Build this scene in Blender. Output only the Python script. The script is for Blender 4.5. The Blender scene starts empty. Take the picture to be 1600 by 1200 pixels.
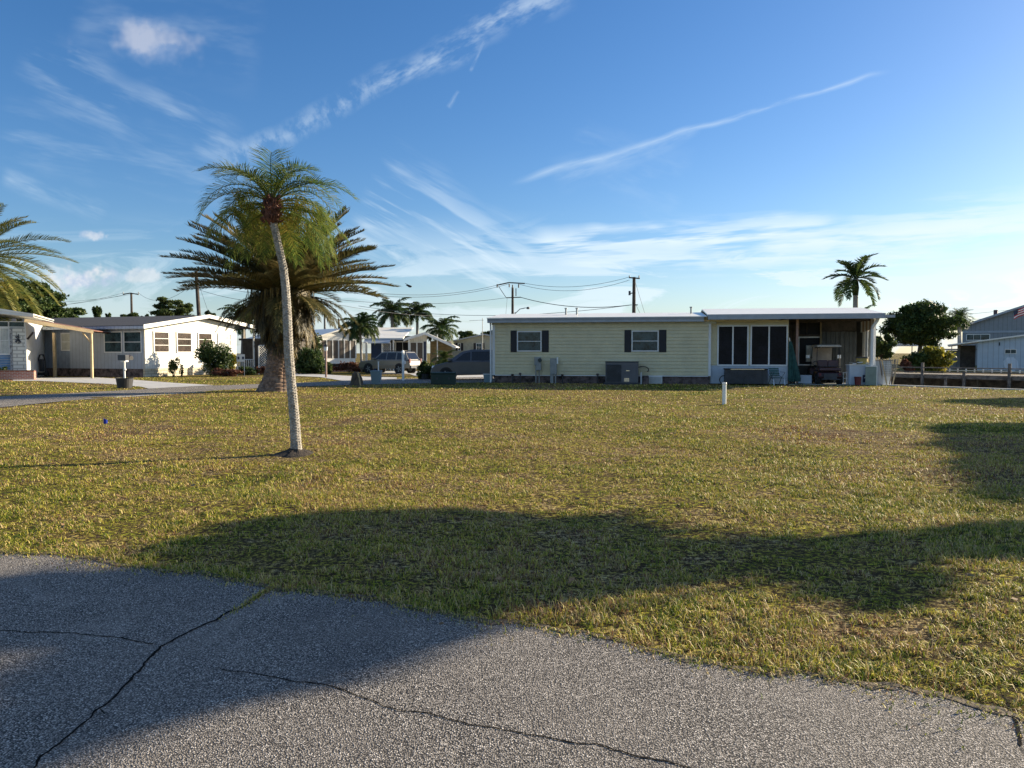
import bpy, math, random
import numpy as np
from mathutils import Vector, Matrix, noise
R = math.radians
rng = random.Random(7); NR = np.random.default_rng(11)
S = bpy.context.scene; C = S.collection
F = 1200.0; CH = 1.6; PITCH = math.atan(50/F)
SUN_AZ = R(26); SUN_EL = R(17.3)          # towards the sun: 22 deg beyond +x, low
SH = Vector((math.cos(SUN_AZ), math.sin(SUN_AZ)))
# ------------------------------------------------------------------ survey helpers (photo bearings -> metres)
def ray(px, py):
    u, v = (px-800)/F, (600-py)/F
    return Vector((u, math.cos(PITCH)+v*math.sin(PITCH), -math.sin(PITCH)+v*math.cos(PITCH)))
def PX(px, py, Y):
    d = ray(px, py); t = Y/d.y
    return Vector((d.x*t, Y, CH+d.z*t))
def GP(px, py, z=0.0):
    d = ray(px, py); t = (z-CH)/d.z
    return Vector((d.x*t, d.y*t, z))
def GX(px, Y): p = PX(px, 550, Y); return Vector((p.x, Y, 0))
class Frame:
    def __init__(s, O, ang): s.O = Vector((O[0], O[1])); s.a = ang; s.d = Vector((math.cos(ang), math.sin(ang))); s.n = Vector((-s.d.y, s.d.x))
    def uz(s, px, py, dep=0.0):            # on the wall through O (moved dep metres inward)
        O = s.O+s.n*dep; r = ray(px, py)
        det = s.d.x*(-r.y)+r.x*s.d.y
        u = (-O.x*(-r.y)-r.x*O.y)/det
        k = (s.d.x*(-O.y)+s.d.y*O.x)/det
        return u, CH+r.z*k
    def u(s, px, dep=0.0): return s.uz(px, 560, dep)[0]
    def z(s, px, py, dep=0.0): return s.uz(px, py, dep)[1]
    def w(s, u, v, z=0): p = s.O+s.d*u+s.n*v; return Vector((p.x, p.y, z))
# ------------------------------------------------------------------ node helpers
def nn(nt, t, **k):
    n = nt.nodes.new(t)
    for a, b in k.items(): setattr(n, a, b)
    return n
def put(nt, sock, v):
    if isinstance(v, bpy.types.NodeSocket): nt.links.new(v, sock)
    else: sock.default_value = v
def M(nt, op, a, b=0.0, c=0.0, clamp=False):
    n = nn(nt, 'ShaderNodeMath', operation=op, use_clamp=clamp)
    put(nt, n.inputs[0], a); put(nt, n.inputs[1], b); put(nt, n.inputs[2], c)
    return n.outputs[0]
def mixc(nt, f, a, b, bt='MIX'):
    n = nn(nt, 'ShaderNodeMix', data_type='RGBA', blend_type=bt); n.clamp_factor = True
    put(nt, n.inputs[0], f)
    for i, v in ((6, a), (7, b)): put(nt, n.inputs[i], v if isinstance(v, bpy.types.NodeSocket) else (*v[:3], 1))
    return n.outputs[2]
def noi(nt, vec, scale, detail=3, rough=.55, dist=0.0):
    n = nn(nt, 'ShaderNodeTexNoise'); n.inputs['Scale'].default_value = scale; n.inputs['Detail'].default_value = detail
    n.inputs['Roughness'].default_value = rough; n.inputs['Distortion'].default_value = dist
    if vec is not None: nt.links.new(vec, n.inputs['Vector'])
    return n.outputs[0]
def sstep(nt, v, a, b):
    n = nn(nt, 'ShaderNodeMapRange', interpolation_type='SMOOTHSTEP'); put(nt, n.inputs[0], v)
    n.inputs[1].default_value = a; n.inputs[2].default_value = b; return n.outputs[0]
def base_mat(name):
    m = bpy.data.materials.new(name); m.use_nodes = True; nt = m.node_tree
    return m, nt, nt.nodes['Principled BSDF'], nn(nt, 'ShaderNodeTexCoord')
def paint(name, col, rough=.6, metal=0, var=.12, sc=3.0, bump=0.0, bsc=60, groove=None, gax=0, spec=.5, dirt=None):
    m, nt, b, tc = base_mat(name); o = tc.outputs['Object']
    n1 = noi(nt, o, sc, 5, .6); n2 = noi(nt, o, sc*9, 3)
    f = M(nt, 'ADD', M(nt, 'MULTIPLY', n1, .65), M(nt, 'MULTIPLY', n2, .35))
    lo = tuple(c*(1-var*1.6) for c in col); hi = tuple(min(1, c*(1+var*1.3)) for c in col)
    c = mixc(nt, sstep(nt, f, .32, .68), lo, hi)
    if dirt:
        c = mixc(nt, M(nt, 'MULTIPLY', sstep(nt, noi(nt, o, sc*.7, 6, .7), .5, .72), .6), c, dirt)
    hgt = None
    if groove:
        sx = nn(nt, 'ShaderNodeSeparateXYZ'); nt.links.new(o, sx.inputs[0])
        fr = M(nt, 'FRACT', M(nt, 'DIVIDE', sx.outputs[gax], groove))
        g = sstep(nt, M(nt, 'ABSOLUTE', M(nt, 'SUBTRACT', fr, .5)), .40, .48)
        c = mixc(nt, M(nt, 'MULTIPLY', g, .45), c, tuple(x*.35 for x in col)); hgt = M(nt, 'MULTIPLY', g, -1)
    nt.links.new(c, b.inputs['Base Color'])
    b.inputs['Roughness'].default_value = rough; b.inputs['Metallic'].default_value = metal
    b.inputs['Specular IOR Level'].default_value = spec
    if bump or hgt is not None:
        bp = nn(nt, 'ShaderNodeBump'); bp.inputs['Distance'].default_value = .02
        bp.inputs['Strength'].default_value = max(bump, .3 if hgt is not None else 0)
        hh = noi(nt, o, bsc, 4)
        if hgt is not None: hh = M(nt, 'ADD', M(nt, 'MULTIPLY', hh, .3), hgt)
        nt.links.new(hh, bp.inputs['Height']); nt.links.new(bp.outputs[0], b.inputs['Normal'])
    return m
def leafm(name, cols, tr=.35, rough=.5, nsc=1.2, spec=.3):
    """foliage: colour differs leaf by leaf and clump by clump"""
    m, nt, b, tc = base_mat(name); g = nn(nt, 'ShaderNodeNewGeometry')
    n = noi(nt, g.outputs['Position'], nsc, 3); rp = g.outputs['Random Per Island']
    f = M(nt, 'ADD', M(nt, 'MULTIPLY', rp, .6), M(nt, 'MULTIPLY', sstep(nt, n, .35, .65), .4))
    cr = nn(nt, 'ShaderNodeValToRGB'); el = cr.color_ramp.elements
    for i, (p, c) in enumerate(cols):
        e = el[i] if i < 2 else el.new(p); e.position = p; e.color = (*c, 1)
    nt.links.new(f, cr.inputs[0]); nt.links.new(cr.outputs[0], b.inputs['Base Color'])
    b.inputs['Roughness'].default_value = rough; b.inputs['Specular IOR Level'].default_value = spec
    t = nn(nt, 'ShaderNodeBsdfTranslucent'); nt.links.new(cr.outputs[0], t.inputs[0])
    mx = nn(nt, 'ShaderNodeMixShader'); mx.inputs[0].default_value = tr
    nt.links.new(b.outputs[0], mx.inputs[1]); nt.links.new(t.outputs[0], mx.inputs[2])
    nt.links.new(mx.outputs[0], nt.nodes['Material Output'].inputs[0])
    return m
# ------------------------------------------------------------------ object helpers
def tag(o, label=None, cat=None, group=None, kind=None):
    for k, v in (('label', label), ('category', cat), ('group', group), ('kind', kind)):
        if v: o[k] = v
    return o
def thing(name, label, cat, loc=(0, 0, 0), rz=0.0, group=None):
    o = bpy.data.objects.new(name, None); C.objects.link(o); o.empty_display_size = .2
    o.location = loc; o.rotation_euler = (0, 0, rz); return tag(o, label, cat, group)
def meshobj(name, verts, faces, mat, parent=None, smooth=False, loc=None, rz=0.0):
    me = bpy.data.meshes.new(name); me.from_pydata(verts, [], faces); me.validate()
    if smooth: me.polygons.foreach_set('use_smooth', np.ones(len(me.polygons), dtype=bool))
    if mat: me.materials.append(mat)
    o = bpy.data.objects.new(name, me); C.objects.link(o)
    if parent: o.parent = parent
    if loc is not None: o.location = loc
    if rz: o.rotation_euler = (0, 0, rz)
    return o
def bulk(name, V, n, mat, parent=None, loc=None):
    """V: (N*n,3) array of separate n-gons"""
    V = np.asarray(V, np.float32); N = len(V)//n
    me = bpy.data.meshes.new(name); me.vertices.add(len(V)); me.vertices.foreach_set('co', V.ravel())
    me.loops.add(N*n); me.loops.foreach_set('vertex_index', np.arange(N*n, dtype=np.int32))
    me.polygons.add(N); me.polygons.foreach_set('loop_start', np.arange(0, N*n, n, dtype=np.int32))
    me.polygons.foreach_set('loop_total', np.full(N, n, dtype=np.int32)); me.update(); me.materials.append(mat)
    o = bpy.data.objects.new(name, me); C.objects.link(o)
    if parent: o.parent = parent
    if loc is not None: o.location = loc
    return o
class MB:
    def __init__(s): s.v = []; s.f = []
    def add(s, vs, fs):
        b = len(s.v); s.v += [tuple(p) for p in vs]; s.f += [tuple(i+b for i in f) for f in fs]; return s
    def box(s, x0, x1, y0, y1, z0, z1):
        return s.add([(x, y, z) for z in (z0, z1) for y in (y0, y1) for x in (x0, x1)],
                     [(0, 2, 3, 1), (4, 5, 7, 6), (0, 1, 5, 4), (2, 6, 7, 3), (0, 4, 6, 2), (1, 3, 7, 5)])
    def bar(s, a, b, w, h=None):
        h = h or w; a, b = Vector(a), Vector(b); d = (b-a).normalized()
        up = Vector((0, 0, 1)) if abs(d.z) < .95 else Vector((1, 0, 0))
        sx = d.cross(up).normalized()*w/2; sy = sx.cross(d).normalized()*h/2
        vs = [p+q for p in (a, b) for q in (-sx-sy, sx-sy, sx+sy, -sx+sy)]
        return s.add(vs, [(0, 1, 2, 3), (7, 6, 5, 4), (0, 4, 5, 1), (1, 5, 6, 2), (2, 6, 7, 3), (3, 7, 4, 0)])
    def tube(s, pts, rad, n=8, cap=True):
        pts = [Vector(p) for p in pts]; m = len(pts)
        if not hasattr(rad, '__len__'): rad = [rad]*m
        vs = []
        for i, p in enumerate(pts):
            d = (pts[min(i+1, m-1)]-pts[max(i-1, 0)]).normalized()
            up = Vector((0, 1, 0)) if abs(d.y) < .9 else Vector((1, 0, 0))
            a = d.cross(up).normalized(); b = d.cross(a).normalized()
            vs += [p+(a*math.cos(2*math.pi*k/n)+b*math.sin(2*math.pi*k/n))*rad[i] for k in range(n)]
        fs = [(i*n+k, i*n+(k+1) % n, (i+1)*n+(k+1) % n, (i+1)*n+k) for i in range(m-1) for k in range(n)]
        if cap: fs += [tuple(range(n-1, -1, -1)), tuple(range((m-1)*n, m*n))]
        return s.add(vs, fs)
    def cyl(s, a, b, r, n=16): return s.tube([a, b], r, n)
    def lathe(s, prof, n=20, c=(0, 0, 0)):
        m = len(prof); vs = [(c[0]+r*math.cos(2*math.pi*k/n), c[1]+r*math.sin(2*math.pi*k/n), c[2]+z) for r, z in prof for k in range(n)]
        fs = [(i*n+k, i*n+(k+1) % n, (i+1)*n+(k+1) % n, (i+1)*n+k) for i in range(m-1) for k in range(n)]
        fs += [tuple(range(n-1, -1, -1)), tuple(range((m-1)*n, m*n))]
        return s.add(vs, fs)
    def prism(s, poly, a0, a1, ax=1):
        """poly in the two other axes, extruded along ax from a0 to a1"""
        def p3(p, a):
            q = list(p); q.insert(ax, a); return tuple(q)
        n = len(poly)
        return s.add([p3(p, a0) for p in poly]+[p3(p, a1) for p in poly],
                     [tuple(range(n)), tuple(range(2*n-1, n-1, -1))]+[(i, i+n, (i+1) % n+n, (i+1) % n) for i in range(n)])
    def build(s, name, mat, parent=None, loc=None, smooth=False, bevel=0, rz=0.0):
        o = meshobj(name, s.v, s.f, mat, parent, smooth, loc, rz)
        if bevel:
            b = o.modifiers.new('bevel', 'BEVEL'); b.width = bevel; b.segments = 2; b.limit_method = 'ANGLE'; b.angle_limit = R(35)
        return o
def struct(o): o['kind'] = 'structure'; return o
# ------------------------------------------------------------------ materials
W = {}
W['cream'] = paint('cream_siding', (.66, .60, .39), .55, var=.06, sc=1.2, dirt=(.50, .46, .31))
W['trim'] = paint('white_trim', (.72, .74, .74), .5, var=.05)
W['gutter'] = paint('gutter_paint', (.34, .38, .42), .45, var=.08)
W['white'] = paint('white_paint', (.78, .77, .72), .55, var=.05, dirt=(.62, .60, .52))
W['whitepanel'] = paint('white_panelling', (.76, .74, .66), .6, var=.05, groove=.2, dirt=(.6, .57, .47))
W['greypanel'] = paint('grey_blue_panelling', (.40, .45, .52), .6, var=.05, groove=.3, gax=1)
W['bluewall'] = paint('light_blue_panelling', (.50, .58, .64), .6, var=.04, groove=.4)
W['knee'] = paint('pale_blue_panel', (.44, .51, .58), .6, var=.06)
W['roofw'] = paint('white_metal_roof', (.88, .85, .76), .4, var=.04)
W['roofd'] = paint('dark_shingle_roof', (.055, .055, .06), .85, var=.2, sc=8, bump=.6, bsc=40)
W['shutter'] = paint('black_shutter', (.006, .006, .010), .5, groove=.05, gax=2)
W['glass'] = paint('window_glass', (.035, .065, .075), .06, var=.5, sc=1.5, spec=.3)  # teal of the reflected sky is put into the base colour
W['cglass'] = paint('dark_car_glass', (.012, .014, .018), .05, var=.2, spec=.5)
W['louv'] = paint('dark_louvre_glass', (.05, .035, .028), .2, var=.5, sc=2)
W['screen'] = paint('insect_screen', (.007, .007, .011), .45, var=.6, sc=1.2, spec=.2)
W['bronze'] = paint('bronze_screen', (.10, .075, .055), .6, var=.2, groove=.09)
W['curtain'] = paint('pale_curtain', (.55, .56, .50), .8, groove=.08)
W['stone'] = paint('skirting_stone', (.12, .09, .085), .9, var=.7, sc=3.5, bump=1, bsc=5)
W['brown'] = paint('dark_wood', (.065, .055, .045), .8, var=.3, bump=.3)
W['pine'] = paint('raw_pine', (.55, .42, .24), .7, var=.15, sc=2, bump=.2)
W['pinkwood'] = paint('weathered_post', (.33, .22, .18), .8, var=.2)
W['dockwood'] = paint('weathered_dock_wood', (.17, .15, .13), .85, var=.4, sc=3, bump=.4)
W['grey'] = paint('grey_metal', (.26, .28, .28), .5, metal=.3, var=.12)
W['dgrey'] = paint('dark_grey_metal', (.05, .055, .065), .5, metal=.3, var=.2)
W['acpanel'] = paint('unit_panel', (.10, .105, .12), .45, var=.1)
W['black'] = paint('black_plastic', (.012, .012, .013), .5, var=.3)
W['tyre'] = paint('tyre_rubber', (.015, .015, .015), .85, var=.3)
W['chrome'] = paint('bright_metal', (.6, .6, .62), .2, metal=1, var=.05)
W['silver'] = paint('silver_car_paint', (.09, .095, .11), .28, metal=.5, var=.04, spec=.6)
W['taupe'] = paint('taupe_car_paint', (.20, .19, .17), .3, metal=.4, var=.04)
W['goldtrim'] = paint('tan_cladding', (.22, .17, .11), .5, var=.05)
W['burg'] = paint('burgundy_vinyl', (.075, .04, .048), .45, var=.15)
W['burgbody'] = paint('dark_burgundy_body', (.03, .01, .014), .3, var=.1)
W['tan'] = paint('beige_plastic', (.50, .46, .40), .5, var=.06)
W['amber'] = paint('tinted_windscreen', (.34, .30, .26), .12, var=.1)
W['mirror'] = paint('mirror_face', (.85, .85, .85), .25, var=.03)
W['red'] = paint('red_plastic', (.14, .018, .02), .5)
W['navy'] = paint('navy_paint', (.02, .03, .07), .5)
W['bluedoor'] = paint('deep_blue_door', (.02, .05, .14), .5)
W['flagblue'] = paint('blue_flag_cloth', (.01, .04, .42), .6)
W['flagred'] = paint('red_flag_cloth', (.5, .03, .04), .7)
W['tarp'] = paint('green_canvas', (.03, .10, .09), .8, var=.3, sc=6, bump=.4, bsc=14)
W['binblue'] = paint('blue_grey_bin', (.18, .27, .32), .5, var=.06)
W['boxgreen'] = paint('dark_green_box', (.012, .035, .028), .6, var=.15)
W['terra'] = paint('dark_planter', (.03, .03, .032), .6)
W['greywall'] = paint('grey_metal_cladding', (.25, .27, .28), .6, var=.05, groove=.45)
W['yellow'] = paint('yellow_tin', (.42, .33, .10), .6)
W['pole'] = paint('utility_pole_wood', (.07, .055, .045), .9, var=.3, bump=.3)
W['wire'] = paint('cable', (.03, .03, .035), .7)
W['concrete'] = paint('concrete_slab', (.50, .49, .46), .85, var=.10, sc=1.0, bump=.2, bsc=80, dirt=(.36, .35, .32))
W['pvc'] = paint('white_pvc', (.78, .80, .78), .35, var=.04)
W['barkd'] = paint('bark', (.10, .08, .06), .9, var=.4, sc=4, bump=.6, bsc=20)
W['blindw'] = paint('white_blind', (.70, .68, .62), .7, var=.08)
W['stripeb'] = paint('tan_awning_band', (.38, .26, .17), .8)
W['shade'] = paint('grey_shade_cloth', (.085, .09, .085), .85, var=.15, groove=.32)
def brick_mat(name, c1, c2, mortar, scale=1.0):
    m, nt, b, tc = base_mat(name); br = nn(nt, 'ShaderNodeTexBrick')
    mp = nn(nt, 'ShaderNodeMapping'); mp.inputs['Rotation'].default_value = (R(90), 0, 0); nt.links.new(tc.outputs['Object'], mp.inputs[0]); nt.links.new(mp.outputs[0], br.inputs[0])
    br.inputs['Color1'].default_value = (*c1, 1); br.inputs['Color2'].default_value = (*c2, 1); br.inputs['Mortar'].default_value = (*mortar, 1)
    br.inputs['Scale'].default_value = scale; br.inputs['Brick Width'].default_value = .25; br.inputs['Row Height'].default_value = .085; br.inputs['Mortar Size'].default_value = .012
    nt.links.new(br.outputs[0], b.inputs['Base Color']); b.inputs['Roughness'].default_value = .85; return m
W['brick'] = brick_mat('red_brick', (.34, .10, .06), (.42, .17, .11), (.45, .40, .36))
W['block'] = brick_mat('pale_block', (.62, .56, .42), (.52, .46, .34), (.34, .30, .22), .45)
W['blocko'] = brick_mat('white_decor_block', (.74, .72, .62), (.70, .68, .60), (.42, .40, .34), .4)
# foliage
W['lf_pygmy'] = leafm('pygmy_palm_leaflets', [(0, (.045, .095, .028)), (.40, (.10, .16, .035)), (.75, (.24, .25, .045)), (1, (.40, .29, .08))], .45, nsc=.9)
W['lf_canary'] = leafm('date_palm_leaflets', [(0, (.045, .055, .022)), (.5, (.11, .105, .04)), (.85, (.20, .155, .06)), (1, (.30, .20, .09))], .3, nsc=.7)
W['lf_date'] = leafm('lush_date_palm_leaflets', [(0, (.06, .085, .02)), (.6, (.15, .16, .035)), (1, (.34, .27, .07))], .4, nsc=.7)
W['lf_skirt'] = leafm('dry_palm_thatch', [(0, (.015, .017, .008)), (.5, (.065, .055, .02)), (1, (.26, .18, .05))], .2, nsc=1.5)
W['lf_queen'] = leafm('queen_palm_leaflets', [(0, (.02, .05, .018)), (.6, (.055, .095, .028)), (1, (.15, .16, .04))], .35, nsc=.7)
W['lf_dark'] = leafm('dark_broad_leaves', [(0, (.016, .032, .011)), (.55, (.045, .08, .02)), (1, (.13, .17, .04))], .28, nsc=1.2)
W['lf_mid'] = leafm('mid_green_leaves', [(0, (.03, .05, .015)), (.6, (.07, .10, .025)), (1, (.15, .17, .045))], .35, nsc=1.2)
W['lf_yel'] = leafm('yellow_green_leaves', [(0, (.07, .08, .015)), (.5, (.20, .20, .03)), (1, (.42, .34, .05))], .4, nsc=1.5)
W['lf_red'] = leafm('red_brown_leaves', [(0, (.05, .02, .015)), (.6, (.14, .06, .04)), (1, (.26, .12, .08))], .3, nsc=1.5)
W['lf_boot'] = paint('red_brown_leaf_bases', (.14, .055, .035), .8, var=.5, sc=14, bump=.6, bsc=30)
def trunk_mat(name, c1, c2, c3, sc):
    m, nt, b, tc = base_mat(name); o = tc.outputs['Object']
    c = mixc(nt, sstep(nt, noi(nt, o, sc, 5, .7), .4, .62), c1, c2)
    c = mixc(nt, sstep(nt, noi(nt, o, sc*.35, 4, .6), .55, .7), c, c3)
    nt.links.new(c, b.inputs['Base Color']); b.inputs['Roughness'].default_value = .9
    bp = nn(nt, 'ShaderNodeBump'); bp.inputs['Strength'].default_value = .6; bp.inputs['Distance'].default_value = .01
    nt.links.new(noi(nt, o, sc*3, 4), bp.inputs['Height']); nt.links.new(bp.outputs[0], b.inputs['Normal']); return m
W['trunkg'] = trunk_mat('grey_palm_trunk', (.22, .20, .17), (.42, .39, .34), (.30, .30, .27), 22)
W['trunkb'] = trunk_mat('date_palm_trunk', (.13, .085, .06), (.30, .20, .14), (.22, .17, .13), 6)
# ------------------------------------------------------------------ sky
def sky():
    w = bpy.data.worlds.new('World'); S.world = w; w.use_nodes = True; nt = w.node_tree; nt.nodes.clear()
    out = nn(nt, 'ShaderNodeOutputWorld'); bg = nn(nt, 'ShaderNodeBackground'); nt.links.new(bg.outputs[0], out.inputs[0])
    sk = nn(nt, 'ShaderNodeTexSky', sky_type='NISHITA'); sk.sun_disc = False; sk.sun_elevation = SUN_EL
    sk.sun_rotation = math.pi/2-SUN_AZ; sk.altitude = 0; sk.air_density = 1.0; sk.dust_density = .6; sk.ozone_density = 2.6
    tc = nn(nt, 'ShaderNodeTexCoord'); D = tc.outputs['Generated']
    sp = nn(nt, 'ShaderNodeSeparateXYZ'); nt.links.new(D, sp.inputs[0])
    ys = M(nt, 'MAXIMUM', sp.outputs[1], .05); X = M(nt, 'DIVIDE', sp.outputs[0], ys); Z = M(nt, 'DIVIDE', sp.outputs[2], ys)
    front = sstep(nt, sp.outputs[1], .1, .3)
    def xz(px, py): r = ray(px, py); return r.x/r.y, r.z/r.y
    def comb(x, y, z=0.0):
        c = nn(nt, 'ShaderNodeCombineXYZ'); put(nt, c.inputs[0], x); put(nt, c.inputs[1], y); put(nt, c.inputs[2], z); return c.outputs[0]
    def noi(nt, vec, scale, detail=3, rough=.55, dist=0.0):
        n = nn(nt, 'ShaderNodeTexNoise', noise_dimensions='2D'); n.inputs['Scale'].default_value = scale; n.inputs['Detail'].default_value = detail
        n.inputs['Roughness'].default_value = rough; n.inputs['Distortion'].default_value = dist; nt.links.new(vec, n.inputs['Vector']); return n.outputs[0]
    W0 = M(nt, 'SUBTRACT', noi(nt, comb(X, Z), 9, 2), .5)
    def rot(x0, z0, a):
        c_, s_ = math.cos(a), math.sin(a); dx = M(nt, 'SUBTRACT', X, x0); dz = M(nt, 'SUBTRACT', Z, z0)
        al = M(nt, 'ADD', M(nt, 'MULTIPLY', dx, c_), M(nt, 'MULTIPLY', dz, s_)); pe = M(nt, 'SUBTRACT', M(nt, 'MULTIPLY', dz, c_), M(nt, 'MULTIPLY', dx, s_)); return al, pe
    def streak(p0, p1, w0, w1, amt, nsx, nsz, lo=.35, hi=.65, seed=0., soft=1.3, warp=.01):
        x0, z0 = xz(*p0); x1, z1 = xz(*p1); L = math.hypot(x1-x0, z1-z0); al, pe = rot(x0, z0, math.atan2(z1-z0, x1-x0))
        t = M(nt, 'DIVIDE', al, L, clamp=True)
        wv = M(nt, 'MULTIPLY', W0, warp*2)
        wd = M(nt, 'ADD', w0, M(nt, 'MULTIPLY', t, w1-w0))
        g = M(nt, 'SUBTRACT', 1, M(nt, 'DIVIDE', M(nt, 'ABSOLUTE', M(nt, 'ADD', pe, wv)), wd), clamp=True)
        g = M(nt, 'POWER', g, soft)
        e = M(nt, 'MULTIPLY', sstep(nt, al, 0, L*.12), M(nt, 'SUBTRACT', 1, sstep(nt, al, L*.88, L)))
        n = sstep(nt, noi(nt, comb(M(nt, 'MULTIPLY_ADD', al, nsx, seed*7.3), M(nt, 'MULTIPLY_ADD', pe, nsz, seed*3.1)), 1, 4, .62), lo, hi)
        return M(nt, 'MULTIPLY', M(nt, 'MULTIPLY', M(nt, 'MULTIPLY', g, e), n), amt)
    def blob(p, rx, rz, amt, ns, seed, lo=.42, hi=.6):
        x0, z0 = xz(*p); dx = M(nt, 'DIVIDE', M(nt, 'SUBTRACT', X, x0), rx); dz = M(nt, 'DIVIDE', M(nt, 'SUBTRACT', Z, z0), rz)
        d = M(nt, 'SQRT', M(nt, 'ADD', M(nt, 'MULTIPLY', dx, dx), M(nt, 'MULTIPLY', dz, dz)))
        g = M(nt, 'SUBTRACT', 1, d, clamp=True)
        n = noi(nt, comb(M(nt, 'ADD', X, seed), Z), ns, 4, .6)
        return M(nt, 'MULTIPLY', sstep(nt, M(nt, 'ADD', n, M(nt, 'MULTIPLY', M(nt, 'SUBTRACT', g, .5), .42)), lo, hi), M(nt, 'MULTIPLY', sstep(nt, g, 0, .5), amt))
    A = []
    # contrails and cirrus
    A.append(streak((790, 292), (1400, 108), .008, .004, .36, 9, 70, .22, .62, 1, 1.3, .010))
    A.append(streak((860, 285), (1100, 205), .03, .006, .20, 10, 40, .3, .7, 2))
    A.append(streak((330, 262), (610, 128), .026, .022, .30, 44, 30, .36, .70, 3, 1.0, .02))
    A.append(streak((560, 148), (900, -30), .022, .036, .44, 16, 40, .38, .70, 4, 1.2, .02))
    A.append(streak((732, 112), (760, 62), .004, .003, .28, 30, 90, .3, .7, 5))
    A.append(streak((700, 170), (716, 140), .004, .003, .25, 30, 90, .3, .7, 6))
    A.append(streak((20, 90), (380, 240), .05, .05, .34, 5, 26, .42, .75, 7, 1.0, .03))
    A.append(streak((-20, 205), (430, 290), .05, .05, .22, 5, 28, .42, .75, 8, 1.0, .03))
    A.append(streak((0, 270), (170, 340), .02, .02, .30, 6, 30, .4, .7, 9))
    A.append(streak((100, 30), (420, 70), .06, .08, .16, 6, 20, .4, .8, 10, 1., .03))
    A.append(streak((560, 300), (830, 440), .085, .06, .65, 4, 34, .42, .66, 11, 1.0, .02))
    A.append(streak((800, 392), (1320, 352), .026, .034, 1.0, 4, 46, .38, .56, 12, 1.0, .012))
    A.append(streak((1150, 385), (1750, 340), .034, .06, 1.0, 4, 36, .38, .58, 13, 1.0, .012))
    A.append(streak((900, 362), (1260, 330), .010, .010, .5, 6, 30, .3, .65, 14, 1.0, .01))
    A.append(streak((850, 410), (1500, 395), .022, .03, .8, 4, 44, .42, .60, 24, 1.0, .012))
    A.append(streak((880, 230), (1080, 290), .04, .05, .15, 7, 22, .4, .75, 15, 1., .02))
    # low veils near the horizon
    veil = M(nt, 'MULTIPLY', sstep(nt, noi(nt, comb(M(nt, 'MULTIPLY', X, 3.4), M(nt, 'MULTIPLY', Z, 19)), 1, 6, .66, .9), .46, .58),
             M(nt, 'SUBTRACT', 1, sstep(nt, Z, .085, .19)))
    A.append(M(nt, 'MULTIPLY', veil, M(nt, 'ADD', .34, M(nt, 'MULTIPLY', sstep(nt, X, -.6, .4), .46))))
    A.append(M(nt, 'MULTIPLY', M(nt, 'SUBTRACT', 1, sstep(nt, Z, .0, .14)), .34))
    tot = A[0]
    for a in A[1:]: tot = M(nt, 'SUBTRACT', 1, M(nt, 'MULTIPLY', M(nt, 'SUBTRACT', 1, tot), M(nt, 'SUBTRACT', 1, a, clamp=True)))
    tot = M(nt, 'MULTIPLY', M(nt, 'MULTIPLY', tot, front), .9)
    cum = blob((222, 68), .12, .055, .42, 9, 21, .46, .80)
    for q in (blob((128, 438), .075, .034, .85, 16, 22, .44, .66), blob((150, 368), .035, .012, .5, 22, 23), blob((218, 428), .05, .015, .45, 20, 25), blob((110, 80), .05, .018, .22, 14, 26, .46, .85)):
        cum = M(nt, 'MAXIMUM', cum, q)
    cum = M(nt, 'MULTIPLY', cum, front)
    hs = nn(nt, 'ShaderNodeHueSaturation'); hs.inputs['Saturation'].default_value = 1.25; hs.inputs['Value'].default_value = 1.0
    nt.links.new(sk.outputs[0], hs.inputs['Color'])
    blue = mixc(nt, 1.0, hs.outputs[0], (.85, .91, 1.06), 'MULTIPLY')
    c = mixc(nt, tot, blue, (5.6, 6.5, 7.1))
    cumc = mixc(nt, sstep(nt, noi(nt, comb(X, Z, 31), 26, 4), .4, .6), (3.6, 4.2, 5.4), (6.2, 6.1, 6.2))
    c = mixc(nt, cum, c, cumc)
    nt.links.new(c, bg.inputs[0]); bg.inputs[1].default_value = SKY
    # away from the mapped clouds: the clear sky with an even veil (cheap to evaluate)
    b2 = nn(nt, 'ShaderNodeBackground'); b2.inputs[1].default_value = SKY
    nt.links.new(mixc(nt, .15, blue, (5.6, 6.5, 7.1)), b2.inputs[0])
    ms = nn(nt, 'ShaderNodeMixShader'); nt.links.new(M(nt, 'MULTIPLY', front, sstep(nt, sp.outputs[2], -.02, 0)), ms.inputs[0])
    nt.links.new(b2.outputs[0], ms.inputs[1]); nt.links.new(bg.outputs[0], ms.inputs[2]); nt.links.new(ms.outputs[0], out.inputs[0])
    w.cycles.sampling_method = 'MANUAL'; w.cycles.sample_map_resolution = 256
SKY = .066
sky()
sl = bpy.data.lights.new('sun', 'SUN'); sl.energy = 5.0; sl.angle = R(.53); sl.color = (1, .85, .63)
so = bpy.data.objects.new('sun', sl); C.objects.link(so)
sd = Vector((SH.x*math.cos(SUN_EL), SH.y*math.cos(SUN_EL), math.sin(SUN_EL))); so.rotation_euler = sd.to_track_quat('Z', 'Y').to_euler(); so.location = (30, 12, 20)
cam = bpy.data.cameras.new('camera'); co = bpy.data.objects.new('camera', cam); C.objects.link(co); S.camera = co
co.location = (0, 0, CH); co.rotation_euler = (R(90)-PITCH, 0, 0); cam.sensor_width = 36; cam.lens = 27; cam.clip_end = 3000; cam.clip_start = .05
S.render.engine = 'CYCLES'; S.view_settings.view_transform = 'Standard'; S.view_settings.look = 'None'; S.view_settings.exposure = 1.22; S.view_settings.gamma = 1
S.render.resolution_x = 1024; S.render.resolution_y = 768
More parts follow.
